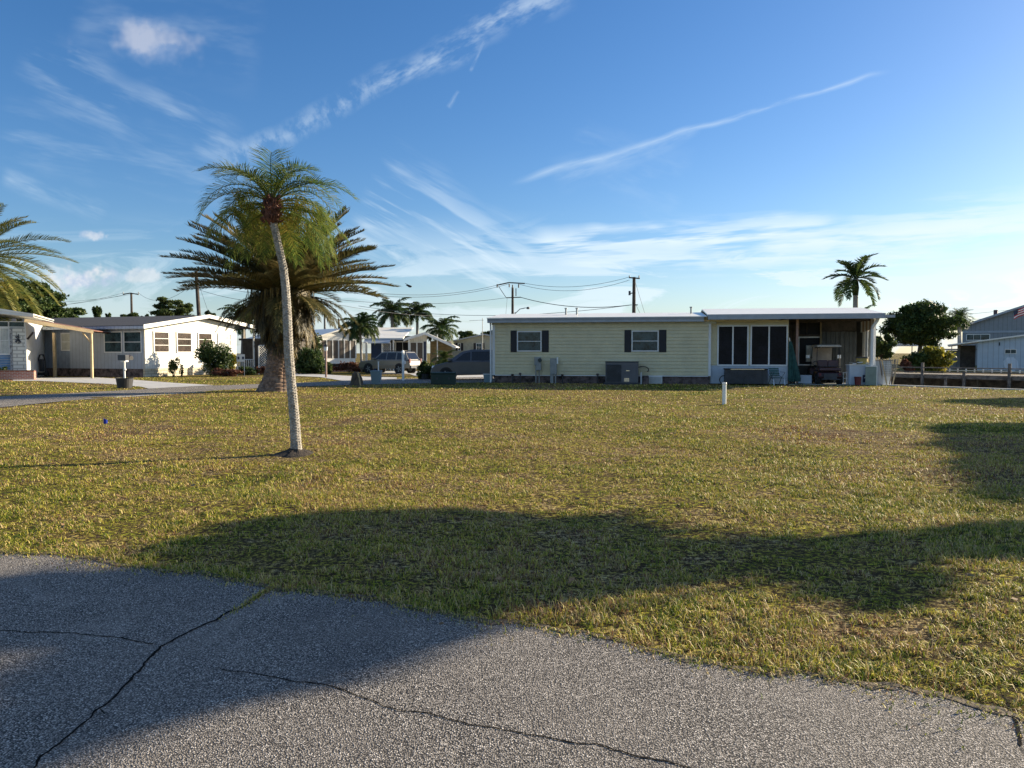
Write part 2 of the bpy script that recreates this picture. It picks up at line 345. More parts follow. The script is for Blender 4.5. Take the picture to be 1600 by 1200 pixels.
# ------------------------------------------------------------------ ground
CN = Vector((.795, .606)); CT = Vector((.606, -.795)); CC = 36.6; CW = 15.0     # canal: n.p between CC and CC+CW
edge_px = [(-300, 842), (-100, 852), (0, 862), (100, 871), (200, 884), (300, 899), (420, 917), (520, 932), (620, 948), (760, 970), (900, 995), (1000, 1012), (1100, 1036), (1200, 1053), (1300, 1068), (1400, 1080), (1480, 1090), (1560, 1108), (1600, 1128), (1700, 1180)]
EDG = [GP(*p) for p in edge_px]; EX = np.array([p.x for p in EDG]); EY = np.array([p.y for p in EDG])
def edge_y(x):
    x = np.asarray(x, float)
    return np.interp(x, EX, EY)+.035*np.sin(x*5.1)+.02*np.sin(x*13.7+1)+.012*np.sin(x*31+2)
def sm(a, b, x): t = np.clip((x-a)/(b-a), 0, 1); return t*t*(3-2*t)
def H(x, y):
    x = np.asarray(x, float); y = np.asarray(y, float)
    n = .030*np.sin(x*.9+1.3*np.sin(y*.41))*np.sin(y*.73+.6*x)+.022*np.sin(x*2.1+y*1.3)*np.sin(y*1.9-x*.7)+.03*np.sin(x*.31+.7)*np.sin(y*.37+1)
    w = sm(.2, 2.5, y-np.interp(x, EX, EY))*(1-sm(25, 30, y))*(1-sm(12, 20, np.abs(x)))
    return n*w
def ground_mat():
    m, nt, b, tc = base_mat('lawn_soil'); P = nn(nt, 'ShaderNodeNewGeometry').outputs['Position']
    c = grass_col(nt, P, None)
    n = noi(nt, P, 22, 5, .75)
    c = mixc(nt, sstep(nt, n, .34, .54), c, (.060, .041, .022))
    nt.links.new(c, b.inputs['Base Color']); b.inputs['Roughness'].default_value = 1; b.inputs['Specular IOR Level'].default_value = .05
    bp = nn(nt, 'ShaderNodeBump'); bp.inputs['Strength'].default_value = .9; bp.inputs['Distance'].default_value = .04
    nt.links.new(noi(nt, P, 18, 6, .7), bp.inputs['Height']); nt.links.new(bp.outputs[0], b.inputs['Normal']); return m
def grass_col(nt, P, rnd):
    """turf colour: patches of green, straw and brown, by place; rnd varies it blade by blade"""
    big = noi(nt, P, .22, 5, .62, .6); mid = noi(nt, P, 1.7, 5, .65, .4); sml = noi(nt, P, 6, 3, .6)
    f = M(nt, 'ADD', M(nt, 'ADD', M(nt, 'MULTIPLY', big, .46), M(nt, 'MULTIPLY', mid, .34)), M(nt, 'MULTIPLY', sml, .20))
    f = M(nt, 'MULTIPLY_ADD', M(nt, 'SUBTRACT', f, .49), 1.75, .50)
    if rnd is not None: f = M(nt, 'ADD', f, M(nt, 'MULTIPLY', M(nt, 'SUBTRACT', rnd, .5), .44))
    cr = nn(nt, 'ShaderNodeValToRGB'); el = cr.color_ramp.elements
    pts = [(.25, (.055, .10, .012)), (.35, (.19, .25, .022)), (.44, (.42, .41, .038)), (.52, (.56, .45, .085)), (.60, (.66, .51, .25)), (.72, (.24, .12, .055))]
    for i, (p, c) in enumerate(pts):
        e = el[i] if i < 2 else el.new(p); e.position = p; e.color = (*c, 1)
    nt.links.new(f, cr.inputs[0]); return cr.outputs[0]
LAWN = ground_mat()
def grid_part(ns, ts, hfun):
    vs = []; a = len(ns); b = len(ts)
    for n in ns:
        for t in ts:
            p = CN*n+CT*t; vs.append((p.x, p.y, 0))
    V = np.array(vs); V[:, 2] = hfun(V[:, 0], V[:, 1]) if hfun else 0
    fs = [(i*b+j, i*b+j+1, (i+1)*b+j+1, (i+1)*b+j) for i in range(a-1) for j in range(b-1)]
    return V.tolist(), fs
TE = -29.0                                  # the canal ends here, behind the yellow house
ns = [-900, -300, -100, -60, -40]+list(np.arange(-30, CC-.3, .45))+[CC-.28]
ts = [-900, -300, -100, -60]+list(np.arange(-45, 30, .45))+[60, 150, 500]
v, f = grid_part(ns, ts, H); b0 = len(v)
for n0, n1, t0, t1 in ((CC-.28, 900, -900, TE), (CC+CW+.25, 900, TE, 900)):
    b0 = len(v); v += [[*(CN*n+CT*t), 0] for n, t in ((n0, t0), (n1, t0), (n1, t1), (n0, t1))]; f.append((b0+3, b0+2, b0+1, b0))
struct(meshobj('ground', v, f, LAWN, smooth=True))
def strip(name, n0, n1, z0, z1, mat, t0=TE-.25, t1=200):
    m = MB(); vs = []
    for t in (t0, t1):
        for n, z in ((n0, z0), (n1, z0), (n1, z1), (n0, z1)):
            p = CN*n+CT*t; vs.append((p.x, p.y, z))
    m.add(vs, [(0, 1, 2, 3), (7, 6, 5, 4), (0, 4, 5, 1), (1, 5, 6, 2), (2, 6, 7, 3), (3, 7, 4, 0)]); return struct(m.build(name, mat))
strip('seawall', CC-.28, CC, -1.6, .05, W['concrete'])
strip('seawall', CC+CW, CC+CW+.25, -1.6, .05, W['dockwood'])
strip('seawall', CC, CC+CW, -1.6, .045, W['dockwood'], TE-.25, TE)
def water_mat():
    m, nt, b, tc = base_mat('canal_water'); b.inputs['Base Color'].default_value = (.015, .03, .03, 1); b.inputs['Roughness'].default_value = .08
    bp = nn(nt, 'ShaderNodeBump'); bp.inputs['Strength'].default_value = .3; bp.inputs['Distance'].default_value = .05
    nt.links.new(noi(nt, tc.outputs['Object'], 1.6, 4), bp.inputs['Height']); nt.links.new(bp.outputs[0], b.inputs['Normal']); return m
m = MB(); vs = []
for t in (TE, 200):
    for n in (CC-.1, CC+CW+.1): p = CN*n+CT*t; vs.append((p.x, p.y, -.95))
m.add(vs, [(0, 1, 3, 2)]); struct(m.build('canal_water', water_mat()))
# asphalt
def asphalt(name, stone, light=1.0):
    m, nt, b, tc = base_mat(name); P = nn(nt, 'ShaderNodeNewGeometry').outputs['Position']
    vo = nn(nt, 'ShaderNodeTexVoronoi'); vo.inputs['Scale'].default_value = stone; nt.links.new(P, vo.inputs[0])
    sx = nn(nt, 'ShaderNodeSeparateColor'); nt.links.new(vo.outputs['Color'], sx.inputs[0])
    cr = nn(nt, 'ShaderNodeValToRGB'); el = cr.color_ramp.elements
    pts = [(0, (.050, .045, .039)), (.30, (.100, .090, .078)), (.60, (.150, .136, .118)), (.85, (.22, .20, .175)), (1, (.37, .34, .30))]
    for i, (p, c) in enumerate(pts):
        e = el[i] if i < 2 else el.new(p); e.position = p; e.color = (*[x*light for x in c], 1)
    nt.links.new(sx.outputs[0], cr.inputs[0])
    gap = sstep(nt, vo.outputs['Distance'], .42, .62)
    c = mixc(nt, gap, cr.outputs[0], (.022, .020, .019))
    lg = noi(nt, P, .9, 5, .6); st = noi(nt, P, .45, 6, .7, .8)
    c = mixc(nt, M(nt, 'MULTIPLY', sstep(nt, lg, .35, .7), .30), c, (.118*light, .105*light, .090*light))
    n2 = noi(nt, P, 5, 4, .7); c = mixc(nt, M(nt, 'MULTIPLY', sstep(nt, n2, .58, .75), .35), c, (.075*light, .066*light, .056*light))
    c = mixc(nt, M(nt, 'MULTIPLY', sstep(nt, st, .50, .66), .5), c, (.052*light, .046*light, .041*light)); c = mixc(nt, M(nt, 'MULTIPLY', sstep(nt, st, .44, .30), .35), c, (.20*light, .18*light, .155*light))
    nt.links.new(c, b.inputs['Base Color']); b.inputs['Roughness'].default_value = .85; b.inputs['Specular IOR Level'].default_value = .35
    bp = nn(nt, 'ShaderNodeBump'); bp.inputs['Strength'].default_value = .75; bp.inputs['Distance'].default_value = .006
    hgt = M(nt, 'ADD', M(nt, 'SUBTRACT', 1, vo.outputs['Distance']), M(nt, 'MULTIPLY', sx.outputs[1], .8))
    nt.links.new(hgt, bp.inputs['Height']); nt.links.new(bp.outputs[0], b.inputs['Normal']); return m
ASPH = asphalt('coarse_asphalt', 125, 2.15)
xs = np.arange(-14, 9, .06); ys = edge_y(xs)+.02*NR.standard_normal(len(xs))
vs = [(x, y, .014) for x, y in zip(xs, ys)]+[(x, -9, .014) for x in xs]; n = len(xs)
vs += [(x, y-.004, -.02) for x, y in zip(xs, ys)]
fs = [(i, i+n, i+1+n, i+1) for i in range(n-1)]+[(i, i+1, i+1+2*n, i+2*n) for i in range(n-1)]
struct(meshobj('road', vs, fs, ASPH))
# sand, thatch and crumbs where turf meets road
m_, nt_, b_, tc_ = base_mat('edge_dirt'); P_ = nn(nt_, 'ShaderNodeNewGeometry').outputs['Position']
nt_.links.new(mixc(nt_, sstep(nt_, noi(nt_, P_, 30, 5, .7), .4, .62), (.035, .026, .017), mixc(nt_, sstep(nt_, noi(nt_, P_, 3, 3), .4, .6), (.10, .075, .045), (.24, .19, .125))), b_.inputs['Base Color']); b_.inputs['Roughness'].default_value = 1
bp_ = nn(nt_, 'ShaderNodeBump'); bp_.inputs['Distance'].default_value = .01; nt_.links.new(noi(nt_, P_, 70, 4), bp_.inputs['Height']); nt_.links.new(bp_.outputs[0], b_.inputs['Normal'])
xs = np.arange(-9, 6.5, .012); vs = []; ye = edge_y(xs)
for x, y in zip(xs, ye):
    w_ = .035+.055*noise.noise(Vector((x*1.1, 0, 7)))+.05*noise.noise(Vector((x*5, 1, 2)))+.03*noise.noise(Vector((x*21, 3, 2)))+.02*noise.noise(Vector((x*55, 5, 2)))
    vs += [(x, y+.03, .0175), (x, y-max(.001, w_), .0168)]
struct(meshobj('edge_dirt', vs, [(2*i, 2*i+1, 2*i+3, 2*i+2) for i in range(len(xs)-1)], m_))
# cracks in the near road
crm = paint('crack_fill', (.012, .011, .010), 1, var=.3, spec=.05)
def crack(pts, w0, w1, seed):
    r = random.Random(seed); P = [GP(*p) for p in pts]; out = []
    for a, b in zip(P[:-1], P[1:]):
        k = max(2, int((b-a).length/.02))
        out += [a.lerp(b, i/k) for i in range(k)]
    out.append(P[-1]); n = len(out); vs = []; fs = []
    for i, p in enumerate(out):
        d = (out[min(i+1, n-1)]-out[max(i-1, 0)]).normalized(); s = Vector((-d.y, d.x, 0))
        j = noise.noise(Vector((p.x*9, p.y*9, seed)))*.022+noise.noise(Vector((p.x*31, p.y*31, seed)))*.010
        w = (w0+(w1-w0)*i/n)*(.55+.9*abs(noise.noise(Vector((p.x*22, p.y*22, seed+4)))))*(1 if 2 < i < n-3 else .2)
        c = p+s*j; vs += [(c.x+s.x*w, c.y+s.y*w, .0165), (c.x-s.x*w, c.y-s.y*w, .0165)]
    fs = [(2*i, 2*i+1, 2*i+3, 2*i+2) for i in range(n-1)]
    struct(meshobj('road_crack', vs, fs, crm))
crack([(430, 917), (400, 940), (330, 975), (250, 1015), (215, 1055), (160, 1110), (110, 1150), (60, 1195), (20, 1250)], .013, .006, 1)
crack([(-60, 985), (0, 990), (90, 992), (180, 1000), (250, 1013)], .006, .005, 2)
crack([(328, 1048), (400, 1058), (440, 1065), (530, 1080), (600, 1107), (680, 1125), (760, 1140), (850, 1158), (930, 1170), (1000, 1187), (1100, 1212)], .004, .0065, 3)
crack([(150, 1108), (160, 1116), (170, 1127)], .005, .003, 4)
crack([(90, 985), (180, 955), (260, 940), (330, 932)], .0025, .002, 5)
crack([(1560, 1085), (1585, 1130), (1600, 1180)], .010, .008, 6)
# far street, drives
def sheet(name, pxs, z, mat):
    P = [GP(*p) for p in pxs]; return struct(meshobj(name, [(p.x, p.y, z) for p in P], [tuple(range(len(P)))], mat)), [(p.x, p.y) for p in P]
near_e = [(-500, 690), (-200, 656), (0, 637), (100, 627), (240, 617), (320, 611.5), (400, 607), (470, 604), (560, 601), (690, 598.5), (830, 597)]
far_e = [(900, 586), (830, 588), (760, 589.5), (680, 591), (600, 592.5), (533, 595.5), (470, 598), (400, 600.5), (325, 603), (240, 607.5), (130, 613.5), (0, 620), (-200, 631), (-500, 655)]
_, POLY_ST = sheet('street', near_e+far_e, .010, asphalt('street_asphalt', 60, 2.3))
_, POLY_D1 = sheet('driveway', [(20, 588.5), (60, 590), (150, 590), (205, 593.5), (270, 598.5), (335, 602.4), (232, 607.8), (222, 605), (172, 600.5), (60, 595.5), (20, 595.5)], .018, W['concrete'])
_, POLY_D2 = sheet('driveway', [(440, 582.5), (500, 585), (560, 588.5), (620, 590), (620, 592.2), (535, 595.3), (500, 589.5), (440, 586.5)], .018, W['concrete'])
_, POLY_D3 = sheet('driveway', [(590, 580), (700, 580), (790, 585), (820, 588), (700, 590.5), (650, 588), (640, 584.5), (590, 584)], .014, W['concrete'])
sheet('kerb_strip', [(160, 621.8), (320, 612.3), (322, 612.9), (165, 622.6)], .012, W['concrete'])
# ------------------------------------------------------------------ grass blades
def inpoly(x, y, poly):
    r = np.zeros(len(x), bool); n = len(poly)
    for i in range(n):
        x0, y0 = poly[i]; x1, y1 = poly[(i+1) % n]
        c = ((y0 > y) != (y1 > y)) & (x < (x1-x0)*(y-y0)/((y1-y0) or 1e-9)+x0); r ^= c
    return r
HO = GX(770, 40.0); HB = GX(1372, 36.8)
HF = Frame((HO.x, HO.y), math.atan2(HB.y-HO.y, HB.x-HO.x)); HLEN = (HB-HO).length
house_poly = [tuple(HF.w(a, b)[:2]) for a, b in ((-.1, -.05), (HLEN+.3, -.05), (HLEN+.3, 8), (-.1, 8))]
def grass_mat():
    m, nt, b, tc = base_mat('grass_blades'); P = nn(nt, 'ShaderNodeNewGeometry').outputs['Position']
    at = nn(nt, 'ShaderNodeAttribute'); at.attribute_name = 'rnd'
    c = grass_col(nt, P, at.outputs['Fac'])
    nt.links.new(c, b.inputs['Base Color']); b.inputs['Roughness'].default_value = .55; b.inputs['Specular IOR Level'].default_value = .25
    t = nn(nt, 'ShaderNodeBsdfTranslucent'); nt.links.new(c, t.inputs[0]); mx = nn(nt, 'ShaderNodeMixShader'); mx.inputs[0].default_value = .22
    nt.links.new(b.outputs[0], mx.inputs[1]); nt.links.new(t.outputs[0], mx.inputs[2]); nt.links.new(mx.outputs[0], nt.nodes['Material Output'].inputs[0]); return m
GM = grass_mat()
def blades(name, x, y, L, wd, lean, zoff=0.0):
    n = len(x); az = NR.uniform(0, 2*np.pi, n); z = H(x, y)+zoff-.004
    dx, dy = np.cos(az), np.sin(az); l = lean*NR.uniform(.35, 1.3, n)
    pa = az+np.pi/2+NR.uniform(-.6, .6, n); wx, wy = np.cos(pa)*wd/2, np.sin(pa)*wd/2
    B = np.stack([x, y, z], 1); Wv = np.stack([wx, wy, np.zeros(n)], 1)
    m1 = B+np.stack([dx*np.sin(l*.5)*L*.5, dy*np.sin(l*.5)*L*.5, np.cos(l*.5)*L*.5], 1)
    l2 = l*1.7
    tp = m1+np.stack([dx*np.sin(l2)*L*.5, dy*np.sin(l2)*L*.5, np.cos(l2)*L*.5], 1)
    V = np.stack([B-Wv, B+Wv, m1+Wv*.9, m1-Wv*.9, tp], 1).reshape(-1, 3).astype(np.float32)
    me = bpy.data.meshes.new(name); me.vertices.add(5*n); me.vertices.foreach_set('co', V.ravel())
    i = np.arange(n, dtype=np.int32)[:, None]*5
    lo = np.concatenate([i+0, i+1, i+2, i+3, i+3, i+2, i+4], 1).ravel().astype(np.int32)
    me.loops.add(7*n); me.loops.foreach_set('vertex_index', lo); me.polygons.add(2*n)
    st = np.stack([np.arange(n)*7, np.arange(n)*7+4], 1).ravel().astype(np.int32)
    me.polygons.foreach_set('loop_start', st); me.polygons.foreach_set('loop_total', np.tile([4, 3], n).astype(np.int32)); me.update()
    at = me.attributes.new('rnd', 'FLOAT', 'POINT'); at.data.foreach_set('value', np.repeat(NR.uniform(0, 1, n), 5).astype(np.float32))
    me.materials.append(GM); o = bpy.data.objects.new(name, me); C.objects.link(o); return o
def scatter(y0, y1, dens, k=.75):
    area = k*(y1*y1-y0*y0); n = int(area*dens); y = np.sqrt(NR.uniform(y0*y0, y1*y1, n)); x = NR.uniform(-k, k, n)*y
    return x, y
HT = NR.uniform(-1, 1, (256, 256))
def vn(x, y, s):
    x = x*s+977.3; y = y*s+531.7; i = np.floor(x).astype(int); j = np.floor(y).astype(int); u = x-i; v = y-j; u = u*u*(3-2*u); v = v*v*(3-2*v)
    g = lambda a, b: HT[a % 256, b % 256]
    return (g(i, j)*(1-u)+g(i+1, j)*u)*(1-v)+(g(i, j+1)*(1-u)+g(i+1, j+1)*u)*v
def patch(x, y):                       # -1..1 lumpy density, by place
    return .45*vn(x, y, .7)+.55*vn(x, y*1.3, 2.3)+.6*vn(x, y, 6.5)+.75*vn(x, y, 15)
def patch0(x, y):
    return np.sin(x*1.7+2*np.sin(y*.9))*np.sin(y*2.3+1.1*np.sin(x*1.3))*.6+np.sin(x*5.3+y*2.1)*np.sin(y*4.7-x*1.9)*.4
PALM = GP(462, 710)
def keep(x, y):
    k = (y > edge_y(x)-.01) & ((x*CN.x+y*CN.y) < CC-.3)
    for q in (POLY_ST, POLY_D1, POLY_D2, POLY_D3, house_poly): k &= ~inpoly(x, y, q)
    d = np.hypot(x-PALM.x, y-PALM.y); k &= (d > .22+.25*NR.random(len(x)))
    k &= NR.random(len(x)) < np.clip(.52+.95*patch(x, y), .03, 1)
    return k
parts = []
for y0, y1, dens, L0, L1, w_, ln in ((3.0, 5.5, 6600, .022, .062, .0050, 1.35), (5.5, 9, 4600, .022, .056, .0058, 1.3), (9, 14, 1900, .025, .06, .008, 1.2), (14, 21, 760, .025, .055, .013, 1.1), (21, 32, 270, .025, .05, .022, 1.0), (32, 48, 80, .03, .05, .04, .9)):
    x, y = scatter(y0, y1, dens); k = keep(x, y); x, y = x[k], y[k]
    L = NR.uniform(L0, L1, len(x))*np.clip(1+.6*patch(x, y), .35, 1.8)
    o = blades('grass', x, y, L, w_*NR.uniform(.6, 1.3, len(x)), ln)
    parts.append(o)
# longer unmown tufts: road verge on the right, and the strip at the right-hand edge
tx, ty = [], []
for i in range(1700):
    if i < 650:
        x = NR.uniform(-.6, 4.2); y = float(edge_y(x))+abs(NR.normal(0, .75))-.01
        if x > 2.6 and NR.random() < .35: continue
    elif i < 950:
        x = NR.uniform(-7, -.3); y = float(edge_y(x))+abs(NR.normal(0, .12))
    else:
        q = GP(NR.uniform(1380, 1640), NR.uniform(660, 900)); x, y = q.x, q.y
        if NR.random() > .35+.65*(x > 3.4+.42*(y-6)): continue
    m_ = NR.integers(7, 20); tx += list(x+NR.normal(0, .035, m_)); ty += list(y+NR.normal(0, .035, m_))
tx, ty = np.array(tx), np.array(ty); k = ty > edge_y(tx)-.03; tx, ty = tx[k], ty[k]
parts.append(blades('grass', tx, ty, NR.uniform(.04, .10, len(tx)), NR.uniform(.003, .006, len(tx)), 1.1))
ex = NR.uniform(-7.5, 5.0, 5200); ey = edge_y(ex)-NR.exponential(.045, len(ex))*(1+1.5*(vn(ex, ex*0, 2.0) > .2))
parts.append(blades('grass', ex, ey, NR.uniform(.015, .05, len(ex)), NR.uniform(.003, .006, len(ex)), 1.5, .018))
# sprigs in the wide crack mouth
cx = []; cy = []
for i in range(700):
    q = GP(430-NR.exponential(22), 917); p = GP(430-(t := abs(NR.normal(0, 28)))*1.1, 917+t*.72+NR.normal(0, 2.5)); cx.append(p.x); cy.append(p.y)
parts.append(blades('grass', np.array(cx), np.array(cy), NR.uniform(.01, .035, len(cx)), np.full(len(cx), .004), 1.2, .016))
lx, ly = scatter(3.2, 16, 2.2); kk = ly > edge_y(lx)-.25; lx, ly = lx[kk], ly[kk]; nL = len(lx); aa = NR.uniform(0, 6.28, nL); sz = NR.uniform(.018, .045, nL); lz = H(lx, ly)+.022
P_ = np.stack([lx, ly, lz], 1); A_ = np.stack([np.cos(aa)*sz, np.sin(aa)*sz, NR.uniform(-.2, .5, nL)*sz], 1); B_ = np.stack([-np.sin(aa)*sz*.45, np.cos(aa)*sz*.45, NR.uniform(-.1, .4, nL)*sz], 1)
tag(bulk('fallen_leaves', np.stack([P_-A_, P_-B_, P_+A_, P_+B_], 1).reshape(-1, 3), 4, W['lf_dead'] if 'lf_dead' in W else paint('dead_leaf', (.22, .13, .06), .8, var=.6)), 'scattered small dead leaves lying on the lawn and road edge', 'leaves', kind='stuff')
ctx = bpy.context
with ctx.temp_override(active_object=parts[0], object=parts[0], selected_objects=parts, selected_editable_objects=parts):
    bpy.ops.object.join()
tag(parts[0], 'patchy green and straw coloured turf blades covering the lawn', 'grass', kind='stuff'); parts[0].name = 'grass'
# ------------------------------------------------------------------ leaves, palms, trees
def leafcloud(blobs, n, size, shell=.45, flat=.0, stray=.16):
    """separate small leaf quads spread through a set of ellipsoids (centre, radii)"""
    vol = np.array([r[0]*r[1]*r[2] for c, r in blobs])**.67; pick = NR.choice(len(blobs), n, p=vol/vol.sum())
    c = np.array([b[0] for b in blobs])[pick]; r = np.array([b[1] for b in blobs])[pick]
    d = NR.standard_normal((n, 3)); d /= np.linalg.norm(d, axis=1)[:, None]
    rf_ = NR.uniform(0, 1, n)**shell; rf_ = np.where(NR.random(n) < stray, rf_*NR.uniform(1.0, 1.5, n), rf_)
    p = c+d*r*rf_[:, None]
    a = NR.standard_normal((n, 3)); a /= np.linalg.norm(a, axis=1)[:, None]
    b = np.cross(a, NR.standard_normal((n, 3))); b /= np.linalg.norm(b, axis=1)[:, None]
    s = size*NR.uniform(.55, 1.4, n)[:, None]
    V = np.stack([p-a*s, p-b*s*.45, p+a*s, p+b*s*.45], 1); return V.reshape(-1, 3)
def subblobs(c, r, k, f=.42, seed=0):
    """lumps scattered over an ellipsoid, so the outline is uneven with gaps"""
    q = random.Random(seed); out = []
    for i in range(k):
        d = Vector((q.gauss(0, 1), q.gauss(0, 1), q.gauss(0, 1))).normalized(); t = q.uniform(.35, .95)
        s = f*q.uniform(.6, 1.25); out.append(((c[0]+d.x*r[0]*t, c[1]+d.y*r[1]*t, c[2]+d.z*r[2]*t), (r[0]*s, r[1]*s, r[2]*s*.8)))
    return out
def limbs(mb, base, top, r0, crowns, q, n=7):
    """tapered trunk plus limbs reaching into the crown lumps"""
    b, t = Vector(base), Vector(top); pts = [b, b.lerp(t, .3)+Vector((q.uniform(-.05, .05), 0, 0)), b.lerp(t, .65)+Vector((q.uniform(-.08, .08), q.uniform(-.05, .05), 0)), t]
    mb.tube(pts, [r0*1.25, r0, r0*.85, r0*.7], 9)
    for c in crowns[:n]:
        e = Vector(c[0]); m_ = t.lerp(e, .5)+Vector((0, 0, -.08*(e-t).length)); mb.tube([t, m_, e], [r0*.5, r0*.3, r0*.08], 6)
def tree(label, cat, loc, ht, crown_c, crown_r, k, n, size, mat, name='tree', seed=1, trunk_r=.15, f=.42, group=None, flat=None):
    o = thing(name, label, cat, loc, 0, group); bl = subblobs(crown_c, crown_r, k, f, seed); q = random.Random(seed)
    mb = MB(); limbs(mb, (0, 0, -.05), (crown_c[0]*.6, crown_c[1]*.6, ht), trunk_r, bl, q); mb.build('trunk', W['barkd'], o, smooth=True)
    bulk('crown', leafcloud(bl, n, size), 4, mat, o); return o
def bush(label, loc, r, k, n, size, mat, seed=1, name='shrub', group=None, f=.45):
    o = thing(name, label, 'shrub', loc, 0, group); bl = subblobs((0, 0, r[2]*.95), r, k, f, seed)
    mb = MB(); q = random.Random(seed)
    for c in bl[:6]: mb.tube([(q.uniform(-.06, .06), q.uniform(-.06, .06), -.02), Vector(c[0])*.5, c[0]], [.03, .02, .006], 5)
    mb.build('stem', W['barkd'], o); bulk('foliage', leafcloud(bl, n, size), 4, mat, o); return o
def frond(Q, T, base, az, e0, e1, L, nl, ll, lw, vee, sag, rr, q, pet=.14, roll=0, bend=1.2, fa0=.35, fa1=.95):
    """Q: leaflet quads, T: rachis MB. e0/e1 elevation at base/tip"""
    n = 12; p = Vector(base); pts = [p.copy()]; tans = []
    h = Vector((math.cos(az), math.sin(az), 0)); tw = q.uniform(-.25, .25)
    for i in range(n):
        t = (i+.5)/n; e = e0+(e1-e0)*t**bend; hh = Matrix.Rotation(tw*t, 3, 'Z') @ h
        d = hh*math.cos(e)+Vector((0, 0, math.sin(e))); p = p+d*(L/n); pts.append(p.copy()); tans.append(d)
    tans.append(tans[-1]); T.tube(pts, [rr*(1-.8*i/n) for i in range(n+1)], 4, cap=False)
    for i in range(nl):
        t = pet+(1-pet)*(i+q.random()*.5)/nl; a = min(t*n, n-.001); k = int(a); P = pts[k].lerp(pts[k+1], a-k); d = tans[k]
        side = d.cross(Vector((0, 0, 1))); side = side.normalized() if side.length > .05 else Vector((-h.y, h.x, 0)); up = side.cross(d).normalized()
        if roll: side = (side*math.cos(roll)+up*math.sin(roll)); up = side.cross(d).normalized()
        shp = min(1, .45+1.6*(t-pet))*(1 if t < .6 else 1-.62*(t-.6)/.4)
        for s in (-1, 1):
            fa = fa0+(fa1-fa0)*t+q.uniform(-.14, .14); l = ll*shp*q.uniform(.8, 1.12)
            v = (side*s*math.cos(fa)+d*math.sin(fa)+up*(vee+q.uniform(-.12, .12))).normalized()
            m1 = P+v*l*.5; v2 = (v+Vector((0, 0, -sag*q.uniform(.6, 1.3)))).normalized(); m2 = m1+v2*l*.5
            w = d*lw*.5
            Q += [P-w*.6, P+w*.6, m1+w, m1-w, m1-w, m1+w, m2+w*.12, m2-w*.12]
def trunk_knobs(name, path, rad, nu, vstep, amp, mat, parent, nth=48, dz=.012, lean=1.0):
    """palm trunk with rows of staggered leaf scars as real relief"""
    path = [Vector(p) for p in path]; ln = [0]
    for a, b in zip(path[:-1], path[1:]): ln.append(ln[-1]+(b-a).length)
    tot = ln[-1]; m_ = int(tot/dz); vs = []
    for j in range(m_+1):
        s = tot*j/m_; k = max(i for i in range(len(ln)) if ln[i] <= s+1e-9); k = min(k, len(path)-2); t = (s-ln[k])/(ln[k+1]-ln[k])
        c = path[k].lerp(path[k+1], t); r = rad[k]+(rad[k+1]-rad[k])*t
        for i in range(nth):
            th = 2*math.pi*i/nth; u = th/(2*math.pi)*nu; v_ = s/vstep+.5*(int(u) % 2)+.25*noise.noise(Vector((math.cos(th)*3, math.sin(th)*3, s*3)))
            row = math.floor(v_); jit = .5+.9*abs(noise.noise(Vector((int(u)*3.3, row*2.7, 1.5))))
            kn = (v_-row)**1.5*amp*jit*max(0, math.sin(math.pi*(u-int(u))))**.6
            rr = r+kn; vs.append((c.x+rr*math.cos(th), c.y+rr*math.sin(th), c.z))
    fs = [(j*nth+i, j*nth+(i+1) % nth, (j+1)*nth+(i+1) % nth, (j+1)*nth+i) for j in range(m_) for i in range(nth)]
    fs.append(tuple(range(m_*nth, (m_+1)*nth))); return meshobj(name, vs, fs, mat, parent)
# foreground pygmy date palm -----------------------------------------
o = thing('palm_tree', 'slender leaning palm with feathery drooping green and yellow crown standing in the lawn', 'palm tree', PALM)
Yp = PALM.y; rel = lambda px, py, Y=Yp: PX(px, py, Y)-PALM
path = [rel(463.5, 712)-Vector((0, 0, .06)), rel(462.5, 692), rel(459, 640), rel(455, 600), rel(451, 550), rel(448.7, 490), rel(446.3, 450), rel(443, 420), rel(437, 392), rel(431, 364), rel(426, 347)]
trunk_knobs('trunk', path, [.098, .078, .071, .069, .067, .063, .059, .056, .054, .053, .058], 9, .042, .017, W['trunkg'], o, nth=54, dz=.0085)
top = rel(425.5, 349); hc = rel(425, 316)
mb = MB(); q = random.Random(5)
mb.lathe([(.05, -.03), (.09, .04), (.115, .12), (.11, .24), (.07, .38), (.03, .45)], 14, top)
for i in range(110):
    a = q.uniform(0, 2*math.pi); z = q.uniform(0, .36); r0 = .115*(1-.4*z/.36)
    b0 = top+Vector((math.cos(a)*r0, math.sin(a)*r0, z)); b1 = b0+Vector((math.cos(a)*.07, math.sin(a)*.07, q.uniform(.03, .13))); mb.tube([b0, b0.lerp(b1, .5), b1], [.018, .014, .004], 4)
mb.build('leaf_base', W['lf_boot'], o)
Q = []; T = MB(); q = random.Random(21)
for i in range(72):
    t = i/71; az = i*2.399+q.uniform(-.3, .3); e0 = R(82-92*t**.9+q.uniform(-8, 8)); e1 = e0-R(95+25*q.random()-10*t) if t < .7 else e0-R(70)
    L = (.80+.45*min(1, t*2.0))*q.uniform(.85, 1.1); e1 = max(e1, R(-90))
    if math.sin(az) < -.55 and t > .22: continue          # the side towards the road is thin: the red heart shows
    if math.sin(az) < -.2 and t > .6 and i % 2: continue
    frond(Q, T, hc+Vector((math.cos(az)*.05, math.sin(az)*.05, .06-.22*t)), az, e0, e1, L*(1.22 if t < .4 else 1), 46, .38, .013, .30 if t < .4 else .10, .25+.8*min(1, t*1.6), .010, q, bend=.9)
bulk('crown', [tuple(v) for v in Q], 4, W['lf_pygmy'], o); T.build('frond_stem', W['lf_pygmy'], o)
